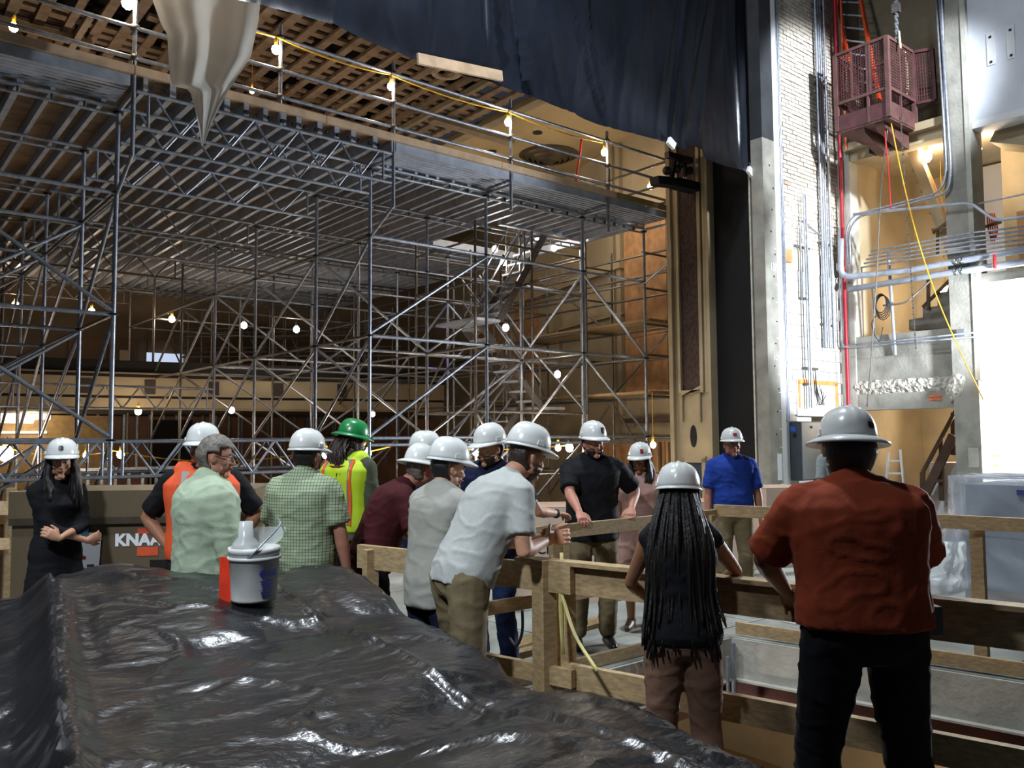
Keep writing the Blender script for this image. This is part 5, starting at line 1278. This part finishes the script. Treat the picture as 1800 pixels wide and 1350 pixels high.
        if vest is not None:
            V = []; F_ = []; ringloft(V, F_, torso_rings(1, 10, .034))
            for k in (1, -1): limb(V, F_, [pts[8] + lat * k * .07 * s, pts[8] + lat * k * .12 * s + up * .025 * s], [.082 * s, .075 * s])
            VV, VF = voxel(V, F_, .013, 4); vo = mk('safety_vest', [Wd(v) for v in VV], VF, vest[0], root, True)
            for k in (1, -1):                                   # reflective bands over the shoulders and round the waist
                for ww, mm, e in ((.05, vest[1], .034), (.024, vest[2], .038)):
                    V = []; F_ = []
                    for sgn in (1, -1):
                        seq = []
                        for i in (2, 4, 5, 6, 7, 8):
                            lt, dp, u_ = fr_[i]; rx_, ry_ = tor[i]; yy = (ry_ * s * bw_ + e) * sgn * (.9 if i < 8 else .75); xx = lt * k * (.095 * s)
                            seq.append((pts[i] + xx + dp * yy + (u_ * .03 if i == 8 else Vector()), lt))
                        b0 = len(V)
                        for c_, lt in seq: V += [c_ - lt * ww * s, c_ + lt * ww * s]
                        for i in range(len(seq) - 1): F_.append((b0 + 2 * i, b0 + 2 * i + 1, b0 + 2 * i + 3, b0 + 2 * i + 2))
                    bo = mk('reflective_band', [Wd(v) for v in V], F_, mm, vo)
                    so = bo.modifiers.new('t', 'SOLIDIFY'); so.thickness = .004
    if trousers is not None:
        V = []; F_ = []; ringloft(V, F_, torso_rings(0, 4, .008))
        for k in (1, -1):
            hip, kn, an = legs[k]; lf = .012
            limb(V, F_, [hip + Vector((0, 0, .02)), hip.lerp(kn, .45), kn, kn.lerp(an, .35), kn.lerp(an, .9)], [r_ * s * bw_ ** .6 + lf for r_ in (.094, .082, .064, .062, .056)])
        TV, TF = wrinkle(voxel(V, F_, .013, 5), .0035)
        to = mk('trousers', [Wd(v) for v in TV], TF, trousers, root, True)
        if belt is not None:
            V = []; F_ = []; rg = torso_rings(3, 4, .018); c = pts[3]; u_ = fr_[3][2]
            out = [[p + u_ * h for p in rg[0]] for h in (-.018, .018)]; inn = [[c + (p - c) * .93 + u_ * h for p in rg[0]] for h in (.018, -.018)]
            ringloft(V, F_, out + inn); bo = mk('belt', [Wd(v) for v in V], F_, belt, to, True)
    if dress is not None:
        hemz = .45 * s; V = []; F_ = []; lat0, dep0, up0 = fr_[1]
        rg = torso_rings(1, 10, .016); rr0 = torso_rings(1, 2, .03)[0]
        low = [Vector((p.x, p.y, hemz)) + (p - pts[1]) * .18 - Vector((0, 0, (p - pts[1]).z * .18)) for p in rr0]; mid_ = [Vector((p.x, p.y, (hemz + pts[1].z) / 2)) + (p - pts[1]) * .08 for p in rr0]
        ringloft(V, F_, [low, mid_] + rg)
        for k in (1, -1):
            el, wr, spec = A_[k]; sh = S[k]; limb(V, F_, [nb + lat * k * .04 * s - up * .02 * s, pts[8] + lat * k * .1 * s, sh], [.055 * s, .062 * s, .066 * s])
            if sleeve > 0: add_tube(V, F_, [sh, sh, sh.lerp(el, min(1, sleeve))] + ([el.lerp(wr, sleeve - 1)] if sleeve > 1 else []), [.04 * s, .066 * s, .056 * s] + ([.042 * s] if sleeve > 1 else []), 12)
        DV, DF = wrinkle(voxel(V, F_, .012, 5), .0032); mk('dress', [Wd(v) for v in DV], DF, dress, root, True)
    for k in (1, -1):
        hip, kn, an = legs[k]; V = []; F_ = []
        a0 = an + Vector((0, -.045, -.045)) * s
        limb(V, F_, [a0, an + Vector((.01 * k, .03, -.035)) * s, an + Vector((.015 * k, .12, -.05)) * s, an + Vector((.018 * k, .175, -.055)) * s], [.042 * s, .045 * s, .04 * s, .028 * s])
        ellipsoid(V, F_, an + Vector((0, -.005, .0)) * s, (.046 * s, .05 * s, .05 * s))
        zmin = .004
        V = [Vector((v.x, v.y, max(zmin, v.z))) for v in V]
        SVx, SFx = voxel(V, F_, .011, 2); mk('shoe', [Wd(v) for v in SVx], SFx, shoes or M_SHOEB, root, True)
    # ---- face
    for k in (1, -1):
        e = ball('eye', Wd(Hd((.031 * k, .0815, .006))), (.0125 * hs, .0125 * hs, .009 * hs), M_EYEW, root)
        ball('iris', Wd(Hd((.031 * k, .091, .006))), .0055 * hs, M_IRIS, e)
        V = []; F_ = []; add_tube(V, F_, [Wd(Hd(q_)) for q_ in ((.014 * k, .094, .022), (.03 * k, .0935, .028), (.048 * k, .084, .022))], [.003, .0042, .0025], 6); mk('eyebrow', V, F_, hairm or M_HAIRB, root, True)
    V = []; F_ = []; add_tube(V, F_, [Wd(Hd(q_)) for q_ in ((-.022, .093, -.061), (-.008, .1, -.0595), (.008, .1, -.0595), (.022, .093, -.061))], [.003, .0065, .0065, .003], 8); mk('lips', V, F_, M_LIP, root, True)
    if glasses:
        V = []; F_ = []
        for k in (1, -1):
            add_tube(V, F_, [Wd(Hd((.033 * k + .023 * math.cos(t), .101 - abs(.033 * k + .023 * math.cos(t)) * .12, .004 + .017 * math.sin(t)))) for t in [2 * math.pi * q_ / 12 for q_ in range(13)]], .0022, 5)
            add_tube(V, F_, [Wd(Hd(q_)) for q_ in ((.056 * k, .095, .008), (.079 * k, .04, .01), (.081 * k, -.01, .008))], .0022, 5)
        add_tube(V, F_, [Wd(Hd((-.01, .102, .007))), Wd(Hd((.01, .102, .007)))], .0022, 5); mk('glasses', V, F_, M_CORD, root)
    if beard:
        V = []; F_ = []; rings = []
        for i in range(11, 18): rings.append([head_pt(math.pi * i / 18, math.pi * (-.02 + 1.04 * q_ / 18), .009) for q_ in range(19)])
        rr_ = [[p if p.z < -.03 or abs(p.x) > .045 else Vector((p.x, p.y - .02, p.z)) for p in rg] for rg in rings]
        b0 = 0
        for rg in rr_: V.extend(rg)
        for i in range(len(rr_) - 1):
            for q_ in range(18):
                a = i * 19 + q_; c = sum((V[x_] for x_ in (a, a + 1, a + 20, a + 19)), Vector()) / 4
                if c.z < -.05 and c.y > .02 and not (abs(c.x) < .026 and c.z > -.078): F_.append((a, a + 1, a + 20, a + 19))
        bo = mk('beard', [Wd(Hd(v)) for v in V], F_, beard, root, True); so = bo.modifiers.new('t', 'SOLIDIFY'); so.thickness = .012
    # ---- hair
    hm = hairm or M_HAIRB
    if hair:
        V = []; F_ = []; idx = {}
        n_, m_ = 30, 26
        for i in range(0, m_ + 1):
            for q_ in range(n_):
                th = math.pi * i / m_; ph = 2 * math.pi * q_ / n_; p = head_pt(th, ph, hair_vol if hair != 'bald' else .006)
                p += p.normalized() * .004 * noise.noise((p.x * 60, p.y * 60, p.z * 60 + seed)); idx[(i, q_)] = len(V); V.append(p)
        for i in range(m_):
            for q_ in range(n_):
                ks = [(i, q_), (i, (q_ + 1) % n_), (i + 1, (q_ + 1) % n_), (i + 1, q_)]; c = sum((V[idx[k_]] for k_ in ks), Vector()) / 4
                low = hair_low if c.y < -.01 else (-.03 if c.y < .03 else .06)
                if hair == 'bald': low = -.06 if c.y < .0 else .12
                if hair == 'long': low = -.11 if c.y < .0 else (-.04 if c.y < .045 and abs(c.x) > .04 else .06)
                if c.z > low and not (abs(c.x) > .06 and -.03 < c.y < .035 and -.05 < c.z < .03 and hair != 'long'): F_.append([idx[k_] for k_ in ks])
        if hair == 'bald': F_ = [f for f in F_ if sum((V[i].z for i in f)) / 4 < .05]
        ho = mk('hair', [Wd(Hd(v)) for v in V], F_, hm, root, True); so = ho.modifiers.new('t', 'SOLIDIFY'); so.thickness = .012; so.offset = -.6
        if hair == 'long':
            V = []; F_ = []; rnd = random.Random(seed + 5)
            ll = wear.get('hair_len', .35) if wear else .35
            front = wear.get('hair_front', .3) if wear else .3
            bwid = wear.get('hair_w', 1.0) if wear else 1.0
            HV = []; HF = []; rgs = []
            for t_ in [x_ / 9 for x_ in range(10)]:
                zc = .05 - (ll * .96 + .05) * t_; wx = (.072 + .055 * bwid * min(1, t_ * 2.2)) * (1 - .45 * max(0, t_ - .7) / .3); yc = -.055 - .085 * min(1, t_ * 1.7); dy = .05 * (1 - .4 * t_)
                rgs.append([Vector((wx * math.cos(b_), yc + dy * math.sin(b_), zc)) for b_ in [2 * math.pi * x_ / 20 for x_ in range(20)]])
            ringloft(HV, HF, rgs); HV, HF = voxel(HV, HF, .012, 3)
            for v_ in HV:
                v_.y += .012 * noise.noise((v_.x * 45, seed, v_.z * 4)); k_ = min(1, max(0, -v_.z / .25)); q_ = (HR @ (v_ * hs)) * (1 - .6 * k_) + v_ * hs * .6 * k_; V.append(Wd(hc + q_))
            F_.extend(HF)
            for i in range(110):
                fr = rnd.random() < front; sgn = rnd.choice((-1, 1))
                a = rnd.uniform(-1, 1)
                if fr: st_ = Vector((sgn * rnd.uniform(.06, .085), rnd.uniform(-.01, .045), rnd.uniform(.0, .06))); en = Vector((sgn * rnd.uniform(.055, .13), rnd.uniform(.03, .1), -ll * rnd.uniform(.75, 1.0)))
                else: st_ = Vector((.08 * a, -.1 * math.sqrt(max(0, 1 - a * a)) - .005, rnd.uniform(-.02, .06))); en = Vector((a * .125 * bwid + rnd.uniform(-.02, .02), -.15 - .05 * rnd.random(), -ll * rnd.uniform(.8, 1.05)))
                m1 = st_.lerp(en, .35) + Vector((sgn * .015 if fr else a * .03, (.0 if fr else -.045), 0)); m2 = st_.lerp(en, .7) + Vector((rnd.uniform(-.012, .012), rnd.uniform(-.012, .012), 0))
                q4 = [hc + HR @ (st_ * hs), hc + (HR @ (m1 * hs)) * .75 + (m1 * hs) * .25, hc + (HR @ (m2 * hs)) * .5 + m2 * hs * .5, hc + (HR @ (en * hs)) * .5 + en * hs * .5]
                add_tube(V, F_, [Wd(v) for v in smooth_path(q4, 4)], [(.007 + .004 * rnd.random()) * (1.7 if fr else 1)] * 4 + [.0095 * (1.9 if fr else 1)] * 5 + [.008 * (1.7 if fr else 1)] * 3 + [.003], 6)
            mk('long_hair', V, F_, hm, ho, True)
    # ---- hard hat
    if hat:
        hmat = hatm or M_HAT; V = []; F_ = []; z0 = .056; rx_, ry_, hz = .108, .13, .128
        n_, m_ = 44, 14; rings = []
        for i in range(m_ + 1):
            t = i / m_ * math.pi / 2; ring = []
            for q_ in range(n_):
                ph = 2 * math.pi * q_ / n_; x = rx_ * math.cos(t) ** .68 * math.cos(ph) if i < m_ else 0; y = ry_ * math.cos(t) ** .68 * math.sin(ph) if i < m_ else 0; z = z0 + hz * math.sin(t) ** .9
                rb = sum(w_ * math.exp(-((x - xo) / .0085) ** 2) for xo, w_ in ((0, .009), (-.034, .004), (.034, .004))); rb *= min(1, math.sin(t) * 1.6)
                ring.append(Vector((x, y - .004, z + rb)))
            rings.append(ring)
        inner = [[Vector((p.x * .96, p.y * .96, p.z - .006)) for p in rg] for rg in rings[::-1]]
        ringloft(V, F_, rings[:-1] + [rings[-1]])
        ho = mk('hard_hat', [Wd(Hd(v)) for v in V], F_, hmat, root, True)
        V = []; F_ = []; top = []; 
        for j, (w_, dz) in enumerate(((0, .004), (.4, .0), (1, -.008), (1, -.013), (.4, -.006), (-.06, -.004))):
            ring = []
            for q_ in range(n_):
                ph = 2 * math.pi * q_ / n_; fr = max(0, math.sin(ph))
                ext = (.045 if hat == 'full' else .010 + .052 * fr ** 2.2) * w_; dr = (dz * 2.0 if hat == 'full' else dz * (1 + 1.0 * fr))
                ring.append(Vector(((rx_ + ext) * math.cos(ph), (ry_ + ext * (1.15 if hat == 'full' else 1)) * math.sin(ph) - .004, z0 + dr)))
            top.append(ring)
        for rg in top: V.extend(rg)
        for i in range(len(top)):
            for q_ in range(n_):
                a = i * n_ + q_; b = i * n_ + (q_ + 1) % n_; a2 = ((i + 1) % len(top)) * n_ + q_; b2 = ((i + 1) % len(top)) * n_ + (q_ + 1) % n_; F_.append((a, b, b2, a2))
        mk('brim', [Wd(Hd(v)) for v in V], F_, M_HATN if hat == 'capn' else hmat, ho, True)
        for k in (1, -1):
            V = []; F_ = []; c0 = Vector((rx_ * .985 * k, .005, z0 + .022)); ringloft(V, F_, [[c0 + Vector((dx * k, dy, dz)) for dy, dz in ((-.02, -.012), (.02, -.012), (.017, .012), (-.017, .012))] for dx in (-.01, .007)]); mk('accessory_slot', [Wd(Hd(v)) for v in V], F_, hmat, ho)
        if sticker:
            for ph, zz, w_, h_, sm in sticker:
                V = []; F_ = []; b0 = 0
                for i in range(9):
                    for j in range(7):
                        pa = math.radians(ph) + (i / 8 - .5) * w_; tz = zz + (j / 6 - .5) * h_
                        ct = math.cos(tz) ** .75; x = rx_ * ct * math.cos(pa); y = ry_ * ct * math.sin(pa) - .004; z = z0 + hz * math.sin(tz) ** .9
                        nn2 = Vector((x, y, (z - z0) * .8)).normalized(); V.append(Vector((x, y, z)) + nn2 * .004)
                for i in range(8):
                    for j in range(6):
                        if (i in (0, 7) and j in (0, 5)) and sm[1]: continue
                        a = i * 7 + j; F_.append((a, a + 7, a + 8, a + 1))
                mk('sticker', [Wd(Hd(v)) for v in V], F_, sm[0], ho, True)
    return dict(root=root, RW=RW, A=A_, Hd=Hd, Wd=Wd, nb=nb, pts=pts, fr=fr_, s=s)

def plaid(name, base, line, f=26.0):
    m = fabric(name, base, .08); n = m.node_tree.nodes; L = m.node_tree.links; b = n['Principled BSDF']
    src = b.inputs['Base Color'].links[0].from_socket
    geo = n.new('ShaderNodeNewGeometry'); sep = n.new('ShaderNodeSeparateXYZ')
    rot = n.new('ShaderNodeVectorRotate'); rot.inputs['Angle'].default_value = -(YAW - math.pi / 2); rot.inputs['Axis'].default_value = (0, 0, 1); L.new(geo.outputs['Position'], rot.inputs['Vector']); L.new(rot.outputs[0], sep.inputs[0])
    outs = []
    for ax in ('X', 'Z'):
        a = n.new('ShaderNodeMath'); a.operation = 'MULTIPLY'; a.inputs[1].default_value = f * 2; L.new(sep.outputs[ax], a.inputs[0])
        fr = n.new('ShaderNodeMath'); fr.operation = 'FRACT'; L.new(a.outputs[0], fr.inputs[0])
        lt = n.new('ShaderNodeMath'); lt.operation = 'LESS_THAN'; lt.inputs[1].default_value = .2; L.new(fr.outputs[0], lt.inputs[0]); outs.append(lt)
    mx = n.new('ShaderNodeMath'); mx.operation = 'MAXIMUM'; L.new(outs[0].outputs[0], mx.inputs[0]); L.new(outs[1].outputs[0], mx.inputs[1])
    sc_ = n.new('ShaderNodeMath'); sc_.operation = 'MULTIPLY'; sc_.inputs[1].default_value = .75; L.new(mx.outputs[0], sc_.inputs[0])
    mix = n.new('ShaderNodeMix'); mix.data_type = 'RGBA'; L.new(sc_.outputs[0], mix.inputs[0]); L.new(src, mix.inputs[6]); mix.inputs[7].default_value = lin(line); L.new(mix.outputs[2], b.inputs['Base Color'])
    return m
F_WHITE = fabric('white_polo_cloth', '#a9aca9', .04); F_WHITE2 = fabric('grey_white_polo_cloth', '#9a9a92', .05); F_GREEN = fabric('pale_green_cloth', '#a2b29a', .06); F_PLAID = plaid('green_check_cloth', '#9aa88a', '#39463c')
F_BLACK = fabric('black_cloth', '#15161a', .15); F_NAVY = fabric('navy_cloth', '#161d38', .15); F_BLUE = fabric('royal_blue_cloth', '#223f96', .1); F_MAROON = fabric('maroon_cloth', '#3f1519', .15)
F_ORNG = fabric('rust_orange_cloth', '#843821', .12); F_KHAKI = fabric('khaki_cloth', '#75694f', .1); F_PINKT = fabric('dusty_tan_cloth', '#8a6a58', .1); F_PINK = fabric('pale_pink_cloth', '#b58f85', .08)
F_DARKT = fabric('dark_trouser_cloth', '#14141a', .15); F_JEAN = fabric('denim', '#1d2a4d', .2); F_OLIVE = fabric('olive_cloth', '#44493a', .1); F_GREYS = fabric('grey_shirt_cloth', '#8f979b', .06)
HV_Y = mat('hi_vis_yellow', '#b5d321', .7, 0, .06, 5); HV_O = mat('hi_vis_orange', '#e2572a', .7, 0, .06, 5); HV_G = mat('reflective_grey', '#8b8a86', .4, .2, .05, 5)
S_RED = (mat('sticker_red', '#a1202e', .5), False); S_DARK = (mat('sticker_dark', '#2a181c', .5), True); S_OVAL = (mat('sticker_maroon', '#4a1418', .4), True); S_BLK = (mat('sticker_black', '#17171c', .4), True)

# near man, rust shirt, seen from behind
op_ = person('visitor in rust-orange polo seen from behind, closest to the camera', 1512, 3.12, 4, 1.78, None, lean=(4, 9), arms={1: ((.17, .36, 1.04), (1, -.1, -.3), (0, -.3, -1), .3), -1: ((-.19, .36, 1.04), (-1, -.1, -.3), (0, -.3, -1), .3)}, build=1.22, belly=.03, hat='full', skin='brown', hair_vol=.028, hair_low=-.1,
       shirt=F_ORNG, sleeve=.92, hem=.96, trousers=F_DARKT, belt=M_BELT, shoes=M_SHOEB, feet=((.2, .0), (-.2, .05)), head=(-4, 6, 3), sticker=[(-62, .33, .34, .22, S_OVAL)], seed=1, loose=.012, voxel_b=.012)
# woman with very long hair
person('visitor with very long dark hair and sleeveless black top, back to the camera', 1196, 3.62, 8, 1.55, dict(hair_len=.72, hair_front=.08, hair_w=1.5), lean=(4, 8), arms={1: ((.16, .40, 1.10), (1, .0, -.15), (0, -.2, -1), .3), -1: ((-.14, .36, 1.04), (-1, -.3, -.5), (0, -.2, -1), .3)}, build=.98, hat='cap', hair='long', skin='tan',
       shirt=F_BLACK, sleeve=0, hem=.93, trousers=F_PINKT, shoes=M_SHOE, female=True, head=(4, 8, 0), collar=False, seed=2)
# leaning man in white polo
person('visitor in white polo and khaki trousers bent over with elbows on the railing', 806, 4.28, 56, 1.83, None, lean=(24, 36), arms={1: (P(958, 951, 4.40), (.5, -.5, -1), (-1, 0, .2), .85, None), -1: (P(966, 946, 4.54), (-.2, -.3, -1), (1, 0, .2), .85, None)}, hat='cap', skin='light', hair='short', hairm=M_HAIRBR,
       shirt=F_WHITE, sleeve=.72, hem=.9, trousers=F_KHAKI, belt=None, shoes=M_SHOE, head=(4, 14, 0), beard=M_HAIRBR, seed=3, feet=((.13, -.1), (-.13, .05)))
person('slim visitor in plain off-white polo standing upright left of the leaning one', 757, 4.62, 42, 1.67, None, lean=(6, 10), arms={1: ((.12, .40, 1.08), (1, -.3, -.8), (0, -.2, -1), .4), -1: ((-.1, .40, 1.08), (-1, -.3, -.8), (0, -.2, -1), .4)}, build=.94, hat='cap', skin='light', hair='short',
       shirt=F_WHITE2, sleeve=.8, hem=.82, trousers=F_NAVY, shoes=M_SHOEB, head=(18, 8, 0), seed=4)
person('visitor in maroon shirt with full-brim hat leaning on the corner railing', 648, 5.6, 72, 1.68, None, lean=(16, 34), arms={1: ((.16, .42, 1.0), (1, -.3, -.6), (0, 0, -1), .35), -1: ((-.12, .42, 1.0), (-1, -.3, -.6), (0, 0, -1), .35)}, build=1.15, hat='full', skin='ruddy', hair='short', hairm=M_HAIRG,
       shirt=F_MAROON, sleeve=.85, hem=.84, trousers=F_DARKT, shoes=M_SHOEB, head=(-25, 12, 0), seed=5)
person('visitor half hidden behind the off-white polo, hat with dark brim', 738, 6.5, 85, 1.71, None, hat='capn', skin='tan', shirt=F_NAVY, hem=.86, trousers=F_DARKT, seed=6)
np_ = person('visitor in navy shirt and jeans with one hand on the far railing', 868, 6.05, 205, 1.78, None, lean=(6, 12), side=-8, arms={-1: (PY(980, 903, 4.58), (-.5, -.4, -1), (0, 0, -1), .3, None), 1: ((.25, .1, .9), (1, -.5, -.2), (0, 0, -1), .3)}, hat='cap', skin='light', hairm=M_HAIRBR,
       shirt=F_NAVY, sleeve=.7, hem=.86, trousers=F_JEAN, shoes=M_SHOEB, head=(25, 8, 0), seed=7, beard=M_HAIRBR)
person('visitor in small-check green shirt with his back to the camera', 533, 5.25, 18, 1.72, None, arms={1: ((.30, .06, .84), (1, -.7, -.1), (-1, .2, 0), .5), -1: ((-.28, .08, .86), (-1, -.6, -.1), (1, .2, 0), .5)}, build=1.14, hat='cap', skin='ruddy', hair='short',
       shirt=F_PLAID, sleeve=.82, hem=.84, trousers=F_DARKT, shoes=M_SHOEB, head=(10, 2, 0), seed=8, loose=.008)
person('bareheaded grey-haired visitor in pale green long-sleeved shirt with glasses', 362, 4.62, 52, 1.74, None, arms={1: ((.28, .12, .82), (1, -.6, -.1), (-1, .2, 0), .4), -1: ((-.26, .1, .84), (-1, -.6, -.1), (1, .2, 0), .4)}, build=1.12, belly=.03, hat=None, skin='ruddy', hair='short', hairm=M_HAIRG,
       shirt=F_GREEN, sleeve=1.85, hem=.82, trousers=F_KHAKI, shoes=M_SHOEB, head=(22, 6, 0), glasses=True, seed=9, loose=.012)
person('visitor in orange safety vest over black shirt, hands on hips, behind the pale green shirt', 356, 5.5, 165, 1.77, None, arms={1: ((.2, .04, 1.0), (1, -.5, -.1), (-1, .2, 0), .4, (-.6, .5, -.6)), -1: ((-.2, .04, 1.0), (-1, -.5, -.1), (1, .2, 0), .4, (.6, .5, -.6))}, build=1.15, hat='cap', skin='tan', shirt=F_BLACK, sleeve=.85,
       hem=.86, trousers=F_DARKT, vest=(HV_O, HV_O, HV_G), seed=10, head=(10, 0, 0))
gp = person('visitor in green hard hat and yellow safety vest looking toward the scaffold bulbs', 612, 6.8, 28, 1.82, None, build=1.12, hat='full', hatm=M_HATG, skin='light', hair='long', hairm=M_HAIRBR, beard=M_HAIRBR, shirt=F_OLIVE, sleeve=1.8, hem=.86, trousers=F_DARKT, vest=(HV_Y, HV_O, HV_G), head=(35, 12, 0), seed=11)
person('visitor in black dress with folded arms at the far left', 100, 5.75, 122, 1.68, dict(hair_len=.36, hair_front=.5), arms={1: ((-.12, .19, 1.06), (1, -.1, -.7), (0, -1, 0), .35, (-1, .0, .25)), -1: ((.10, .215, 1.10), (-1, -.1, -.7), (0, -1, 0), .4, (.8, -.1, .5))}, build=.92, hat='cap', hair='long', skin='light',
       dress=F_BLACK, sleeve=1.45, female=True, head=(32, 0, 0), sticker=[(88, .4, .32, .3, S_BLK)], seed=12)
person('visitor in black polo with goatee resting both hands on the far railing', 1040, 6.85, 176, 1.80, None, lean=(4, 8), arms={1: (PY(1018, 900, 4.62), (.6, -.6, -.3), (0, 0, -1), .5, None), -1: (PY(1110, 893, 4.62), (-.6, -.6, -.3), (0, 0, -1), .5, None)}, build=1.1, hat='cap', skin='ruddy', hair='short', hairm=M_HAIRBR, beard=M_HAIRBR,
       shirt=F_BLACK, sleeve=.85, hem=.84, trousers=F_KHAKI, shoes=M_SHOEB, head=(-14, 3, 0), sticker=[(112, .42, .5, .42, S_BLK)], seed=13, loose=.008)
person('visitor in pale pink dress with long black hair behind the far railing', 1128, 7.45, 196, 1.61, dict(hair_len=.33, hair_front=.75), build=1.2, hat='cap', hair='long', skin='tan', dress=F_PINK, sleeve=.7, female=True, head=(8, 6, 0), shoes=M_SHOE, sticker=[(118, .4, .3, .35, S_RED)], seed=14, belly=.04)
person('older visitor in royal blue polo and khaki trousers standing before the cartons', 1288, 8.4, 183, 1.745, None, arms={1: ((.27, .08, .83), (1, -.7, 0), (-1, .3, 0), .4), -1: ((-.27, .08, .83), (-1, -.7, 0), (1, .3, 0), .4)}, build=1.08, belly=.035, hat='cap', skin='ruddy', hair='bald', hairm=M_HAIRG,
       shirt=F_BLUE, sleeve=.85, hem=.98, trousers=F_KHAKI, belt=M_BELT, shoes=M_SHOE, glasses=True, head=(-4, -2, 0), sticker=[(90, .38, .36, .26, S_RED)], seed=15, loose=.006)
person('distant visitor in light grey shirt beside the electrical cabinet', 1462, 10.6, -35, 1.72, None, build=1.0, hat='cap', skin='light', shirt=F_GREYS, sleeve=.85, hem=.86, trousers=F_DARKT, seed=16)

_v = [c for c in gp['root'].children if c.name.startswith('safety_vest')][0]
for i_, (ii, h) in enumerate(((7, .035), (6, .03))):
    lt, dp, u_ = gp['fr'][ii]; c_ = gp['pts'][ii]; V = []; F_ = []
    for a_ in (-.085, -.03, .03, .085):
        for z_ in (-h, h): V.append(gp['Wd'](c_ + lt * a_ - dp * (.165 - abs(a_) * .25) + u_ * z_))
    for q_ in range(3): F_.append((2 * q_, 2 * q_ + 2, 2 * q_ + 3, 2 * q_ + 1))
    o_ = mk('printed_block', V, F_, mat('vest_print', '#7a1f22', .7), _v); m_ = o_.modifiers.new('t', 'SOLIDIFY'); m_.thickness = .004

el, wr, _ = np_['A'][-1]; f_ = (np_['Wd'](wr) - np_['Wd'](el)).normalized(); c_ = np_['Wd'](wr) - f_ * .02
tube('watch', c_ - f_ * .011, c_ + f_ * .011, .034, M_CORD, np_['root'], 'cyl16')
c_ = op_['Wd'](op_['pts'][3] + op_['fr'][3][0] * .235 - op_['fr'][3][1] * .02 - Vector((0, 0, .045)))
obox('phone_pouch', c_, (.07, .05, .1), M_SHOEB, op_['root'], rz=YAW - math.pi / 2)
